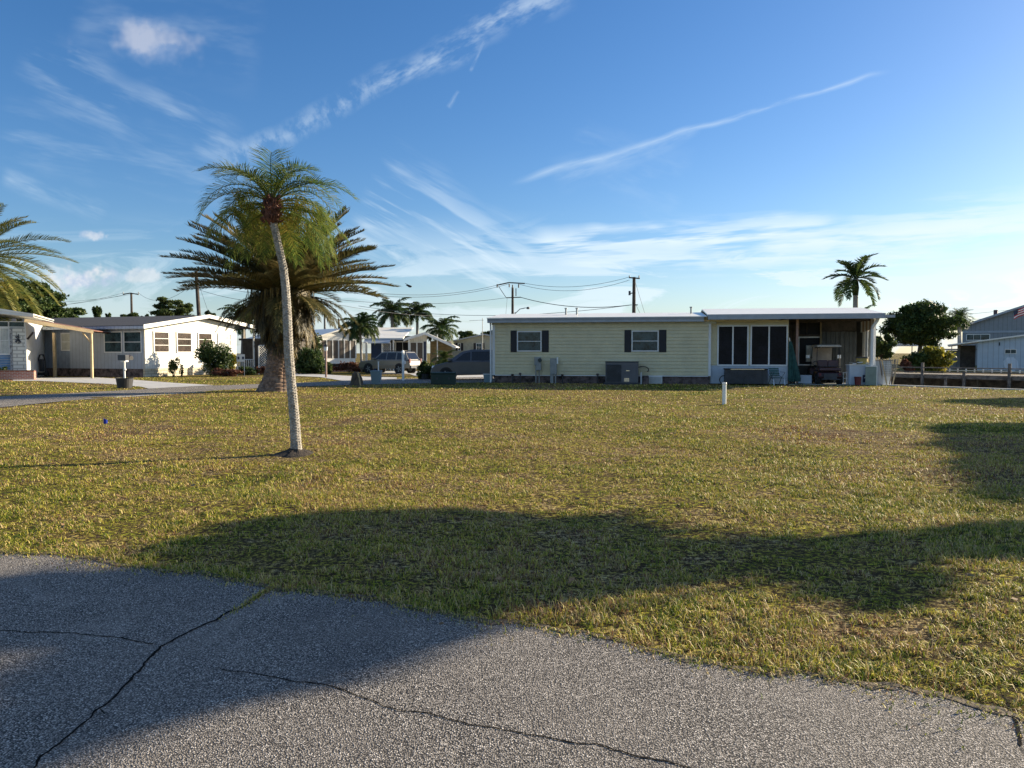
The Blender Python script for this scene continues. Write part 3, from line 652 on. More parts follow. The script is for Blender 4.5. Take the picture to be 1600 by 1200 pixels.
mb = MB(); mb.lathe([(.42, -.04), (.30, .0), (.21, .03), (.13, .055), (.09, .08)], 26)
mb.v = [(x*(1+.25*noise.noise(Vector((x*5, y*5, 1)))), y*(1+.25*noise.noise(Vector((x*5, y*5, 3)))), z+.02*noise.noise(Vector((x*14, y*14, 0)))) for x, y, z in mb.v]
struct(mb.build('soil_mound', paint('dark_soil', (.035, .026, .018), 1, var=.5, sc=12, bump=1, bsc=40), loc=(PALM.x, PALM.y, float(H(PALM.x, PALM.y)))))
# big date palm ---------------------------------------------------------
def big_palm(label, base, Y, cpx, cpy, nf, Lf, mat, seed, skirt=True, e_lo=-20, e_hi=85, droop=(18, 42), group=None, ll=.5):
    o = thing('date_palm', label, 'palm tree', base); cc = PX(cpx, cpy, Y)-base; q = random.Random(seed)
    Q = []; T = MB()
    for i in range(nf):
        t = i/(nf-1); az = i*2.399+q.uniform(-.2, .2); e0 = R(e_hi+(e_lo-e_hi)*t**.75+q.uniform(-6, 6)); e1 = e0-R(q.uniform(*droop)); L = Lf*q.uniform(.84, 1.06)*(.75+.25*min(1, t*3))
        frond(Q, T, cc+Vector((math.cos(az)*.25, math.sin(az)*.25, .2-.55*t)), az, e0, e1, L, 84, ll, .055, .30, .12, .035, q, pet=.08, bend=1.5, fa0=.45, fa1=.85, roll=q.uniform(-.35, .35))
    bulk('crown', [tuple(v) for v in Q], 4, mat, o); T.build('frond_stem', mat, o); return o, cc
B = GP(432, 611); o, cc = big_palm('massive date palm with shaggy dry skirt and long olive fronds beside the street', B, B.y, 445, 448, 110, 4.45, W['lf_canary'], 3, e_lo=9, e_hi=64, droop=(14, 30), ll=.60)
trunk_knobs('trunk', [(0, 0, -.1), (.02, 0, .15), (.08, 0, .6), (.18, 0, 1.3), (.28, 0, 2.2), tuple(cc)], [.86, .74, .56, .50, .50, .55], 13, .15, .085, W['trunkb'], o, nth=78, dz=.03)
sk = []; q = random.Random(9)
for i in range(5200):              # hanging dead thatch: long thin strips pointing down
    t = q.random(); z = cc.z-.1-2.75*t; rr = 1.42-.98*t**1.1; a = q.uniform(0, 2*math.pi); rr *= q.uniform(.55, 1.0)
    xc = cc.x*(1-.35*t)-.15*(1-t)
    p = Vector((xc+rr*math.cos(a), rr*math.sin(a), z)); l = q.uniform(.3, .8)*(1-.4*t); d = Vector((math.cos(a)*q.uniform(-.1, .35)+q.uniform(-.15, .15), math.sin(a)*q.uniform(-.1, .35), -1)).normalized()
    w = Vector((-math.sin(a+q.uniform(-.8, .8)), math.cos(a+q.uniform(-.8, .8)), 0))*q.uniform(.012, .028); sk += [p-w, p+w, p+d*l+w*.3, p+d*l-w*.3]
Q = []; T = MB()
for i in range(64):
    az = i*2.399+q.uniform(-.3, .3); t = q.random(); e0 = R(q.uniform(-50, -8)); p0 = (cc.x+math.cos(az)*.5, cc.y+math.sin(az)*.5, cc.z-.15-.9*t)
    frond(Q, T, p0, az, e0, R(-89), q.uniform(1.1, 1.8), 44, .38, .045, .05, .8, .03, q, pet=.12, bend=.6)
G_ = []
for i in range(26):
    az = i*2.399+q.uniform(-.3, .3); frond(G_, T, (cc.x+math.cos(az)*.4, cc.y+math.sin(az)*.4, cc.z-.35), az, R(q.uniform(-12, 6)), R(q.uniform(-75, -45)), q.uniform(1.9, 3.0), 56, .5, .05, .1, .5, .03, q, pet=.1, bend=1.1)
bulk('low_fronds', [tuple(v) for v in G_], 4, W['lf_canary'], o)
sk += Q; bulk('dry_skirt', [tuple(v) for v in sk], 4, W['lf_skirt'], o); T.build('dead_frond_stem', W['lf_skirt'], o)
mb = MB(); mb.lathe([(.5, -2.4), (.62, -1.8), (.9, -1.0), (1.0, -.3), (.7, .2), (.2, .5)], 18, cc); mb.build('crown_core', W['lf_skirt'], o, smooth=True)
LB = GX(-62, 50.0); o, cc = big_palm('lush date palm arching over the blue and white house roof', LB, 50.0, -46, 402, 76, 5.9, W['lf_date'], 8, e_lo=-50, e_hi=75, droop=(32, 60), ll=.75)
trunk_knobs('trunk', [(0, 0, -.1), (0, 0, .5), (.1, 0, 2), tuple(cc)], [.55, .42, .40, .45], 12, .15, .06, W['trunkb'], o, nth=48, dz=.05)
def palm(label, base, Y, cpx, cpy, nf, Lf, mat, seed, tr=.13, ll=.68, lw=.085, sag=1.1, vee=.1, droop=(70, 110), e_lo=-15, nl=40, name='palm_tree', group=None, e_hi=82, shaft=False):
    o = thing(name, label, 'palm tree', base, 0, group); cc = PX(cpx, cpy, Y)-Vector(base); q = random.Random(seed); Q = []; T = MB()
    for i in range(nf):
        t = i/(nf-1); az = i*2.399+q.uniform(-.3, .3); e0 = R(e_hi+(e_lo-e_hi)*t+q.uniform(-7, 7)); e1 = max(R(-85), e0-R(q.uniform(*droop)))
        frond(Q, T, cc, az, e0, e1, Lf*q.uniform(.8, 1.1), nl, ll, lw, vee, sag, .03, q, bend=1.1)
    mb = MB(); mb.tube([(0, 0, -.1), (cc.x*.3, 0, cc.z*.35), (cc.x*.75, 0, cc.z*.7), cc], [tr*1.3, tr, tr*.9, tr*.85], 10); mb.build('trunk', W['trunkg'], o, smooth=True)
    if shaft: mb = MB(); mb.tube([cc-Vector((0, 0, 1.3)), cc-Vector((0, 0, .7)), cc+Vector((0, 0, .1))], [tr*1.0, tr*1.25, tr*.7], 10); mb.build('crownshaft', W['lf_queen'], o, smooth=True)
    bulk('crown', [tuple(v) for v in Q], 4, mat, o); T.build('frond_stem', mat, o); return o
QG = 'queen palms behind the far houses'
palm('queen palm with thin pale trunk rising between the two small white houses', GX(565, 60), 60, 563, 512, 30, 1.75, W['lf_queen'], 31, .10)
palm('left queen palm of the tall pair behind the white gabled carport house', GX(612, 78), 78, 613, 489, 36, 2.5, W['lf_queen'], 32, .18, group=QG)
palm('narrow queen palm on the right of the tall pair behind the white gabled carport house', GX(652, 80), 80, 652, 491, 30, 2.3, W['lf_queen'], 33, .16, group=QG, e_lo=5)
palm('low feathery queen palm behind the right slope of the white gable', GX(690, 74), 74, 688, 515, 28, 2.3, W['lf_queen'], 34, .14, group=QG)
palm('feathery palm half hidden left of the massive date palm trunk', GX(378, 66), 66, 380, 498, 24, 2.6, W['lf_queen'], 35, .15)
palm('royal palm standing tall behind the right end of the yellow house', GX(1337, 62), 62, 1337, 436, 22, 2.6, W['lf_queen'], 36, .22, .75, .11, .35, .35, (45, 75), -28, 34, e_hi=78, shaft=True, name='royal_palm')
palm('small palm sapling beside the royal palm, only its tips above the yellow house roof', GX(1350, 58), 58, 1350, 490, 7, 1.3, W['lf_queen'], 37, .06, .3, .04)
palm('cabbage palm with a round fan crown beyond the mango tree', GX(1500, 80), 80, 1499, 497, 40, 1.4, W['lf_dark'], 38, .2, .7, .07, .3, .2, (40, 80), -60, 18, name='cabbage_palm')
palm('little fan palm growing by the silver van hood', GX(692, 52), 52, 694, 562, 20, 1.1, W['lf_mid'], 39, .08, .4, .05, .4)
# trees ---------------------------------------------------------------------
def T3(label, px, Y, pyt, pyb, wpx, k, n, size, mat, seed, name='tree', trunk_r=.2, ht=None, f=.42, cat='tree', group=None):
    """tree whose crown reaches from photo height pyt down to pyb at distance Y"""
    k = int(k*1.9); n = int(n*2.2); size *= .68; f *= .66
    b = GX(px, Y); z1 = PX(px, pyt, Y).z; z0 = max(.3, PX(px, pyb, Y).z); rx = wpx/2*Y/F
    return tree(label, cat, b, (ht if ht else z0+.15*(z1-z0)), (0, 0, (z0+z1)/2), (rx*.80, rx*.8, (z1-z0)/2*.82), k, n, size, mat, name, seed, trunk_r, f, group)
T3('large dark oak rising behind the dark roofed white house at far left', 28, 80, 432, 520, 150, 30, 15000, .30, W['lf_dark'], 41, 'oak_tree', .4)
T3('lower rounded tree sloping down on the right flank of the large dark oak', 92, 82, 468, 515, 90, 18, 6000, .28, W['lf_dark'], 42, 'oak_tree', .3)
T3('small columnar juniper poking above the dark roof', 153, 92, 473, 505, 14, 9, 1600, .18, W['lf_dark'], 43, 'juniper', .1, f=.6)
T3('tiny treetop just right of the juniper', 170, 95, 486, 505, 11, 5, 600, .18, W['lf_dark'], 44)
T3('round treetop below the leftmost crossarm pole', 203, 96, 484, 508, 34, 8, 1500, .24, W['lf_mid'], 45)
T3('small treetop between the crossarm pole and the loose grey tree', 228, 97, 488, 508, 20, 6, 800, .2, W['lf_dark'], 46)
T3('loose airy grey green tree behind the white gable peak', 272, 84, 458, 512, 92, 30, 6500, .20, W['lf_mid'], 47, 'tree', .18, f=.28)
T3('small dark treetop right of the leaning pole', 327, 88, 480, 506, 24, 7, 1100, .22, W['lf_dark'], 48)
T3('orange flushed tree behind the date palm skirt', 382, 78, 480, 520, 44, 9, 2000, .2, W['lf_mid'], 49)
T3('round bushy tree behind the beige house gable', 735, 100, 513, 545, 48, 12, 3200, .26, W['lf_mid'], 50)
T3('dark tree behind the left corner of the yellow house', 764, 98, 506, 545, 34, 9, 2600, .26, W['lf_dark'], 51)
T3('broad dark mango tree right of the yellow house', 1438, 62, 466, 551, 130, 50, 17000, .17, W['lf_dark'], 52, 'mango_tree', .22, f=.42)
T3('green leafy tree seen between carport corner and mango tree', 1377, 56, 514, 566, 50, 20, 5200, .13, W['lf_mid'], 53, 'tree', .1)
bush('yellow green croton bush under the mango tree', GX(1455, 58), (1.35, 1.0, 1.05), 22, 5200, .13, W['lf_yel'], 54)
bush('dark hedge lump left of the yellow green croton', GX(1432, 57.5), (.8, .7, .9), 10, 2000, .12, W['lf_dark'], 55)
bush('reddish bare bush between the green tree and the croton', GX(1415, 56), (.55, .5, .65), 9, 1300, .09, W['lf_red'], 56)
# planting at left
bush('many stemmed leafy shrub in front of the gable windows', GX(336, 51), (1.2, .8, 1.3), 26, 3800, .10, W['lf_dark'], 61)
bush('spiky yellowish shrub beside the white house corner', GX(362, 52.5), (.45, .4, .75), 9, 900, .09, W['lf_yel'], 62)
bush('thin upright shrub below the second gable window', GX(270, 50), (.42, .3, .65), 9, 500, .08, W['lf_mid'], 63)
bush('sparse sprig plant below the third gable window', GX(283, 50.2), (.2, .2, .5), 5, 120, .08, W['lf_mid'], 64)
bush('low reddish border plant under the leafy shrub', GX(352, 50.5), (1.0, .4, .3), 14, 1300, .08, W['lf_red'], 65)
bush('low dark border plant by the porch step', GX(384, 53), (.8, .4, .32), 12, 1100, .08, W['lf_dark'], 66)
bush('reddish border plant at the foot of the white lattice', GX(407, 53.5), (.7, .4, .35), 12, 1100, .08, W['lf_red'], 67)
bush('big dark rounded shrub right of the date palm', GX(484, 56), (1.15, 1.0, 1.0), 22, 5000, .12, W['lf_dark'], 68)
bush('tall loose green shrub behind the big dark shrub', GX(494, 57), (.85, .8, 1.5), 18, 2600, .12, W['lf_mid'], 69)
bush('small pale shrub around the lamp post', GX(514, 55), (.3, .3, .55), 7, 500, .09, W['lf_mid'], 70)
bush('low clipped dark red hedge under the screened porch', GX(546, 60), (1.2, .5, .38), 14, 1600, .09, W['lf_red'], 71)
bush('low dark plant at the foot of the lattice carport', GX(573, 60), (.5, .4, .4), 8, 700, .09, W['lf_dark'], 72)
bush('dark red leafed plant left of the silver van', GX(713, 55), (.8, .5, .55), 10, 1000, .1, W['lf_red'], 73)
bush('feathery green shrub spilling over its driveway pot', GX(665, 45), (.62, .5, .55), 16, 2600, .10, W['lf_mid'], 74)
bush('small dark plant by the dark roofed house wall', GX(158, 53), (.35, .3, .55), 7, 260, .09, W['lf_dark'], 75)
# off to the right: the two trees whose shade falls over the lawn and the near road
def shade_tree(label, polys, P, mat, n, size, lift=0, seed=1, r=.34, spacing=.42, trunk=True, D=0.7, vr=.38, foot=None):
    """crown lumps stand where the shade seen on the lawn requires them, on a real trunk to the right of the view"""
    q = random.Random(seed); te = math.tan(SUN_EL); bl = []; W2 = [[(GP(*p).x, GP(*p).y) for p in pl] for pl in polys]
    for pl in W2:
        x0, x1 = min(p[0] for p in pl), max(p[0] for p in pl); y0, y1 = min(p[1] for p in pl), max(p[1] for p in pl)
        xs = np.arange(x0, x1, spacing); ys = np.arange(y0, y1, spacing*.5)
        gx, gy = np.meshgrid(xs, ys); gx = gx.ravel()+NR.uniform(-.1, .1, gx.size); gy = gy.ravel()+NR.uniform(-.1, .1, gy.size); k = inpoly(gx, gy, pl)
        for x, y in zip(gx[k], gy[k]):
            pp = P+q.uniform(-D, D); a = x*SH.x+y*SH.y; d = pp-a; s = r*q.uniform(.7, 1.25)
            bl.append(((x+SH.x*d, y+SH.y*d, d*te), (s, s, s*vr)))
    c = np.mean([b[0] for b in bl], 0)
    if foot:                              # trunk stands where its own shade joins the crown's
        g_ = GP(*foot); t_ = P-(g_.x*SH.x+g_.y*SH.y); c[0], c[1] = g_.x+SH.x*t_, g_.y+SH.y*t_
    base = Vector((c[0], c[1], 0)); o = thing('tree', label, 'tree', base)
    bl = [((b[0][0]-c[0], b[0][1]-c[1], b[0][2]), b[1]) for b in bl]
    zl = min(b[0][2] for b in bl); mb = MB(); lim = random.Random(seed).sample(bl, min(14, len(bl))); limbs(mb, (0, 0, -.1), (0, 0, zl+.3*(c[2]-zl)), .16, lim, q, 14); mb.build('trunk', W['barkd'], o, smooth=True)
    bulk('crown', leafcloud(bl, n, size, .6), 4, mat, o); return o
pA = [(-30, 912), (150, 905), (330, 893), (290, 850), (400, 822), (480, 812), (560, 806), (640, 815), (700, 806), (800, 802), (930, 804), (1000, 822), (1060, 846), (1130, 856), (1220, 851), (1300, 844), (1400, 841), (1500, 832), (1620, 818),
      (1620, 852), (1530, 866), (1440, 874), (1300, 878), (1250, 886), (1180, 889), (1100, 898), (1000, 912), (920, 922), (830, 935), (720, 955), (640, 985), (540, 1040), (430, 1062), (320, 1078), (200, 1120), (120, 1150), (-30, 1190), (-30, 1085), (100, 1060), (220, 1035), (150, 1015), (-30, 1010)]
pB = [(1290, 896), (1400, 893), (1440, 905), (1400, 940), (1340, 945), (1290, 925)]
shade_tree('broad leafy tree standing right of the camera, shading the near lawn', [pA, pB], 19, W['lf_mid'], 34000, .10, seed=5, r=.27, spacing=.34, foot=(1570, 838))
pC = [(1475, 663), (1620, 659), (1620, 795), (1580, 768), (1548, 748), (1520, 724), (1495, 694)]
pD = [(1390, 678), (1440, 670), (1450, 678), (1410, 684)]
shade_tree('tall leafy tree right of the lawn, shading its right edge', [pC], 31, W['lf_mid'], 22000, .13, seed=6, spacing=.5, r=.34, foot=(1600, 735))
pE = [(1500, 626), (1620, 622), (1620, 636), (1540, 633)]
shade_tree('leafy tree near the canal edge right of the yellow house', [pE], 38, W['lf_mid'], 9000, .16, seed=7, spacing=.6, r=.55)
# ================================================================== buildings
def window(p, x0, x1, z0, z1, y=-.05, rails=(.5,), fw=.05, mull=(), glass='glass', frame='trim', t=.05, name='window', muntin=.035):
    """framed window standing proud of a wall that faces -y; its pane is a child"""
    m = MB(); m.box(x0-fw, x0, y, y+t, z0-fw, z1+fw).box(x1, x1+fw, y, y+t, z0-fw, z1+fw).box(x0, x1, y, y+t, z1, z1+fw).box(x0, x1, y, y+t, z0-fw, z0)
    cuts = [x0+(x1-x0)*k for k in mull]
    for k in cuts: m.box(k-muntin/2, k+muntin/2, y+.004, y+t, z0, z1)
    xs = [x0]+cuts+[x1]
    for r in rails:
        z = z0+(z1-z0)*r
        for a, b in zip(xs[:-1], xs[1:]): m.box(a+(muntin/2 if a != x0 else 0), b-(muntin/2 if b != x1 else 0), y+.007, y+t, z-muntin/2, z+muntin/2)
    f = m.build(name, W[frame], p)
    g = MB().box(x0-.003, x1+.003, y+t*.6, y+t*.8, z0-.003, z1+.003).build('pane', W[glass], f); return f
def lap(m, x0, x1, z0, z1, y, step=.17, pr=.038):
    z = z0
    while z < z1-.01:
        zt = min(z+step, z1); g_ = min(.03, (zt-z)*.4); m.add([(x0, y-pr, z+g_), (x1, y-pr, z+g_), (x1, y-pr*.75, zt), (x0, y-pr*.75, zt), (x0, y, z+g_), (x1, y, z+g_), (x0, y, zt), (x1, y, zt)], [(0, 1, 2, 3), (4, 5, 1, 0), (3, 2, 7, 6)]); z = zt
    return m
# ------------------------------------------------------------------ yellow house
hf = HF; yh = thing('mobile_home', 'long cream yellow manufactured home with black shutters and carport end facing the lawn', 'house', (HO.x, HO.y, 0), hf.a)
u, z = hf.u, hf.z
D = 7.0; uC = u(1110); uP0, uP1 = u(1113), u(1233); uE = HLEN; ZS = .42; ZE = 3.02; ZP = 3.06
mb = MB(); mb.box(.06, uC, .0, D, ZS-.02, ZE+.1); lap(mb, .06, uC, ZS, ZE, 0, .172); mb.build('wall', W['cream'], yh)
mb = MB(); mb.box(uC, uP1, .25, D, .05, ZP+.1); lap(mb, uC, uP1, .95, ZP, .25, .172); mb.build('wall', W['cream'], yh)
mb = MB(); mb.box(.1, uC-.02, .06, D-.06, -.05, ZS-.01)
q = random.Random(3)
for i in range(150):
    a = q.uniform(.15, uC-.35); b = q.uniform(.0, .32); w_ = q.uniform(.12, .28); mb.box(a, a+w_, .02+q.uniform(0, .035), .08, b, b+q.uniform(.05, .10))
mb.build('skirting', W['stone'], yh)
# corner boards and frieze
mb = MB(); mb.box(-.02, .12, -.045, .06, ZS-.02, ZE).box(uC-.10, uC+.02, -.045, .25, ZS-.02, ZE).box(.125, uC-.105, -.03, -.002, ZS-.045, ZS+.0)
mb.build('corner_board', W['trim'], yh)
mb = MB(); mb.box(-.05, uC+.25, -.05, .0, 3.0, 3.12); mb.build('frieze', paint('cream_frieze', (.50, .50, .38), .6), yh)
# eaves: main gutter and the higher carport roof edge
mb = MB(); mb.box(-.22, uC-.35, -.36, -.06, 3.10, 3.20).prism([(-.36, 3.20), (-.40, 3.32), (-.06, 3.32), (-.06, 3.20)], -.22, uC-.35, 0); mb.build('gutter', W['gutter'], yh)
ridge = 3.92; rm = 3.74; ry = D/2
mb = MB(); mb.prism([(-.38, 3.325), (ry, rm-.08), (ry, rm), (-.38, 3.36)], -.25, uC-.2, 0); mb.prism([(ry, rm-.08), (D+.3, 3.3), (D+.3, 3.36), (ry, rm)], -.25, uC-.2, 0)
mb.prism([(-.62, 3.36), (ry, ridge-.06), (ry, ridge), (-.62, 3.42)], uC-.19, uE+.12, 0); mb.prism([(ry, ridge-.06), (D+.4, 3.34), (D+.4, 3.42), (ry, ridge)], uC-.19, uE+.12, 0)
rf = mb.build('roof', W['roofw'], yh)
for px in (884, 901, 1079):
    mm = MB(); uu = u(px, 2.2); zz = 3.36+(rm-3.36)*(2.6/3.9); mm.cyl((uu, 2.2, zz-.1), (uu, 2.2, zz+.33), .045, 10).cyl((uu, 2.2, zz+.30), (uu, 2.2, zz+.36), .075, 10); mm.build('roof_vent', W['grey'], rf)
mb = MB(); mb.box(uC-.19, uE+.12, -.66, -.60, 3.18, 3.43).box(uC-.19, uE+.10, -.60, -.30, 3.20, 3.23).box(uE+.12, uE+.55, -.62, -.42, 3.22, 3.34); mb.build('fascia', W['gutter'], yh)
mb = MB(); mb.box(uC-.1, uE+.08, -.30, .24, 3.24, 3.29).box(uP1, uE+.08, .24, D-.1, 3.24, 3.29)
for k in range(1, 9): mb.box(uP1+.05, uE+.05, .35+k*.7, .42+k*.7, 3.14, 3.24)
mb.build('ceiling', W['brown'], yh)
# gable end under the roof, right side (faces the sun)
mb = MB(); mb.prism([(-.3, 3.25), (ry, ridge-.07), (D, 3.34), (D, 3.25)], uE+.04, uE+.09, 0); mb.build('gable', W['trim'], yh)
mb = MB(); mb.prism([(0.02, 3.1), (ry, rm-.14), (D, 3.2), (D, 3.1)], .02, .06, 0); mb.build('gable', W['cream'], yh)
# downspouts
mb = MB(); mb.tube([(-.10, -.2, 3.2), (-.10, -.1, 3.05), (-.09, -.09, 2.9), (-.09, -.09, .12), (-.09, -.22, .03)], .045, 8); mb.build('downspout', W['trim'], yh)
us = u(1361); mb = MB(); mb.tube([(us+.18, -.45, 3.27), (us+.16, -.35, 3.1), (us+.0, -.2, 2.8), (us, -.12, 2.7), (us, -.12, .1)], .075, 10); mb.build('downspout', W['trim'], yh)
# two shuttered windows
for a0, a1, a2, a3 in ((798, 808, 846.5, 857.5), (975.5, 986.5, 1029, 1041)):
    x0, x1, x2, x3 = u(a0), u(a1), u(a2), u(a3); zb, zt = (1.62, 2.68)
    f = window(yh, x1+.06, x2-.06, zb+.06, zt-.06, -.085, (.5,), .055)
    for s0, s1 in ((x0, x1-.015), (x2+.015, x3)):
        m = MB(); m.box(s0, s1, -.052, -.022, zb-.03, zt+.03)
        for k in range(17): zz = zb+.06+k*.058; m.add([(s0+.03, -.058, zz), (s1-.03, -.058, zz), (s1-.03, -.053, zz+.04), (s0+.03, -.053, zz+.04)], [(0, 1, 2, 3)])
        m.build('shutter', W['shutter'], yh)
# porch room glazing with knee panels
zw0, zw1 = .98, 2.86
fx = [u(p, .25) for p in (1122.5, 1168.5, 1172.5, 1229)]
window(yh, fx[0], fx[1]-.05, zw0, zw1, .17, (), .07, (.5,), 'screen', muntin=.07)
window(yh, fx[2]+.05, fx[3]-.03, zw0, zw1, .17, (), .07, (.5,), 'screen', muntin=.07)
mb = MB(); mb.box(uC+.02, uP1-.02, .20, .25, .03, .93)
for k in (.25, .5, .75): mb.box(uC+(uP1-uC)*k-.02, uC+(uP1-uC)*k+.02, .185, .20, .05, .92)
mb.build('knee_panel', W['knee'], yh)
# carport: posts, inner walls, screened door, hanging shade cloth
def post(px, dep, z0, z1, w, mat, nm='post'): uu = u(px, dep); return MB().box(uu-w/2, uu+w/2, dep-w/2, dep+w/2, z0, z1).build(nm, W[mat], yh)
post(1245, .45, 0, 3.24, .11, 'pinkwood'); post(1282, 2.6, 0, 3.24, .09, 'pine'); post(uE and 1366, .12, 0, 3.26, .09, 'trim')
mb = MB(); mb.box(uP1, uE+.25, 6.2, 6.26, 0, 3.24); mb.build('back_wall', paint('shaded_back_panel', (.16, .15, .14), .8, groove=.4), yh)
mb = MB(); mb.box(uP1-.02, uP1+.03, .5, 6.2, 0, 3.24); mb.build('side_wall', W['cream'], yh)
d0, d1 = u(1248.5, 2.7), u(1281, 2.7); dz0, dz1 = z(1260, 569, 2.7), z(1260, 528, 2.7)
window(yh, d0, d1, dz0, dz1, 2.66, (), .07, (), 'screen', 'trim', name='screen_panel')
window(yh, d0, d1, dz1+.18, 3.1, 2.66, (), .05, (.35,), 'screen', 'brown', name='screen_panel')
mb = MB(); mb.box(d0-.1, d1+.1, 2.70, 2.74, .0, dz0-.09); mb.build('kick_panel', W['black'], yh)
window(yh, d0+.35, d0+.75, dz0+.15, dz0+.95, 2.60, (), .03, (), 'curtain', 'grey', t=.03, name='small_window')
s0, s1 = u(1284, 2.4), u(1338, 2.4)
mb = MB(); k = int((s1-s0)/.11)
for i in range(k):
    a = s0+(s1-s0)*i/k; mb.box(a, a+(s1-s0)/k, 2.4+(.05 if i % 2 else 0), 2.44+(.05 if i % 2 else 0), .02, 2.62)
mb.build('shade_cloth', W['shade'], yh)
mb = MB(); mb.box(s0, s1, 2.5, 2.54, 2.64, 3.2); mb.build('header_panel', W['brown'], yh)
# right side of the carport: hung blinds and the striped valance
for i, (dd, zz0, mm) in enumerate(((1.2, 1.15, 'blindw'), (1.75, 1.15, 'trim'), (2.2, 1.15, 'blindw'))):
    MB().box(uE-.02, uE+.01, dd, dd+.42, zz0, 3.2).build('blind', W[mm], yh)
MB().box(uE-.02, uE+.01, 2.65, 6.1, .8, 3.2).build('blind', W['shade'], yh)
for i in range(8): MB().box(uE-.10, uE-.08, .3+i*.3, .6+i*.3-.002, 2.74-.02*i, 3.2).build('valance', W['blindw' if i % 2 else 'stripeb'], yh)
mb = MB(); mb.box(uP1, uE+.3, -.1, 6.2, -.03, .035); mb.build('slab', W['grey'], yh)
# ------------------------------------------------------------------ things along the yellow wall
def at(px, dep, zz=0): p = hf.w(u(px, dep), dep, zz); return p
def hthing(nm, lb, ct, px, dep, group=None): return thing(nm, lb, ct, at(px, dep), hf.a, group)
o = hthing('meter_box', 'grey electric meter box tilted on a thin pipe by the left shuttered window', 'meter box', 841, -.22)
MB().box(-.20, .14, -.08, .10, .92, 1.34).box(-.10, .16, -.11, .08, .66, 1.0).build('box', W['grey'], o, bevel=.02); MB().cyl((.10, -.14, 1.18), (.10, -.08, 1.18), .10, 18).build('meter', W['glass'], o)
MB().cyl((-.12, 0, 0), (-.12, 0, .95), .035, 8).cyl((.05, 0, 0), (.05, 0, .7), .03, 8).build('conduit', W['grey'], o)
o = hthing('power_pedestal', 'tall grey power pedestal with its sunlit side put in as a white plate, right of the meter box', 'power pedestal', 865, -.35)
MB().box(-.17, .17, -.09, .1, .45, 1.28).box(-.17, .0, -.07, .08, 0, .45).build('cabinet', W['grey'], o, bevel=.015); MB().box(.17, .24, -.09, -.03, 1.0, 1.34).build('lit_side_plate', W['pvc'], o); MB().cyl((.1, 0, 0), (.1, 0, .45), .04, 8).build('conduit', W['grey'], o)  # white plate paints in the sunlit right side of the grey cabinet
for px, hh, lb in ((801, .42, 'short red brown hose stand pipe under the left window'), (813, .48, 'small dark valve pipe between hose stand and meter box'), (879, .42, 'low dark standpipe just right of the power pedestal'), (934, .46, 'thin cable riser pipe left of the air conditioner')):
    o = hthing('standpipe', lb, 'pipe', px, -.15, 'pipes along the yellow wall'); MB().cyl((0, 0, 0), (0, 0, hh), .028, 8).build('pipe', W['dgrey'], o); MB().box(-.07, .05, -.06, .03, hh-.05, hh+.05).build('valve', W['stone'], o)
o = hthing('air_conditioner', 'dark grey packaged air conditioner with slatted left half under the right window', 'air conditioner', 972, -.75)
wA = (u(997.5)-u(947.5))/2; MB().box(-wA, wA, -.35, .55, .08, 1.10).build('casing', W['acpanel'], o, bevel=.02)
mb = MB(); mb.box(-wA+.05, -.02, -.362, -.352, .14, .98)
for i in range(17): a = -wA+.06+i*(wA-.1)/17; mb.box(a, a+.018, -.385, -.362, .14, .98)
mb.box(-wA+.05, .0, -.395, -.385, .62, .65); mb.build('grille', W['dgrey'], o)
MB().box(.12, .36, -.36, -.352, .14, .32).build('rating_plate', W['chrome'], o); MB().box(.2, .38, -.36, -.352, .66, .70).build('badge', W['chrome'], o); MB().box(-wA-.1, wA+.1, -.4, .6, 0, .07).build('pad', W['dgrey'], o)
MB().box(-wA-.01, wA+.02, -.37, .57, 1.10, 1.13).build('lid', W['dgrey'], o)
o = hthing('hose_reel', 'dark hose reel on a pale post beside the air conditioner', 'hose reel', 1004, -.5)
mb = MB()
for k in range(4): mb.tube([(.0+.30*math.cos(a/9*math.pi), -.06+.04*k, .72+.16*math.sin(a/9*math.pi)) for a in range(-2, 12)], .022, 6)
mb.build('hose', W['black'], o); MB().box(-.1, -.02, -.06, .1, 0, .6).build('post', W['trim'], o); MB().box(.0, .30, -.1, .15, 0, .42).build('base_box', W['stone'], o, bevel=.03)
o = hthing('foundation_vent', 'white louvred vent box at the foot of the yellow wall', 'vent', 1024.5, -.12); wv = .33
MB().box(-wv, wv, -.1, .12, .02, .39).build('box', W['trim'], o, bevel=.01)
mb = MB(); [mb.box(-wv+.03, wv-.03, -.112, -.102, .06+.055*k, .085+.055*k) for k in range(6)]; mb.build('louvre', W['grey'], o)
o = hthing('deck_box', 'long black slatted deck box with pale lid edge below the porch windows', 'deck box', 1165, -.45)
mb = MB(); wD = (u(1198)-u(1133))/2; mb.box(-wD, wD, -.3, .3, .06, .74)
for i in range(26): a = -wD+.15+i*(2*wD-.3)/26; mb.box(a, a+.045, -.318, -.30, .08, .66)
mb.build('body', W['dgrey'], o); MB().box(-wD-.03, wD+.03, -.34, .33, .74, .80).build('lid', W['black'], o, bevel=.01); MB().box(-wD+.25, wD-.15, -.36, -.345, .75, .785).build('edge_strip', W['chrome'], o)
mb = MB(); [mb.tube([(-wD-.05+.2*math.cos(a/8*math.pi), -.2-.03*k, .25+.2*math.sin(a/8*math.pi)) for a in range(0, 17)], .02, 6) for k in range(3)]; mb.build('coiled_hose', W['black'], o)
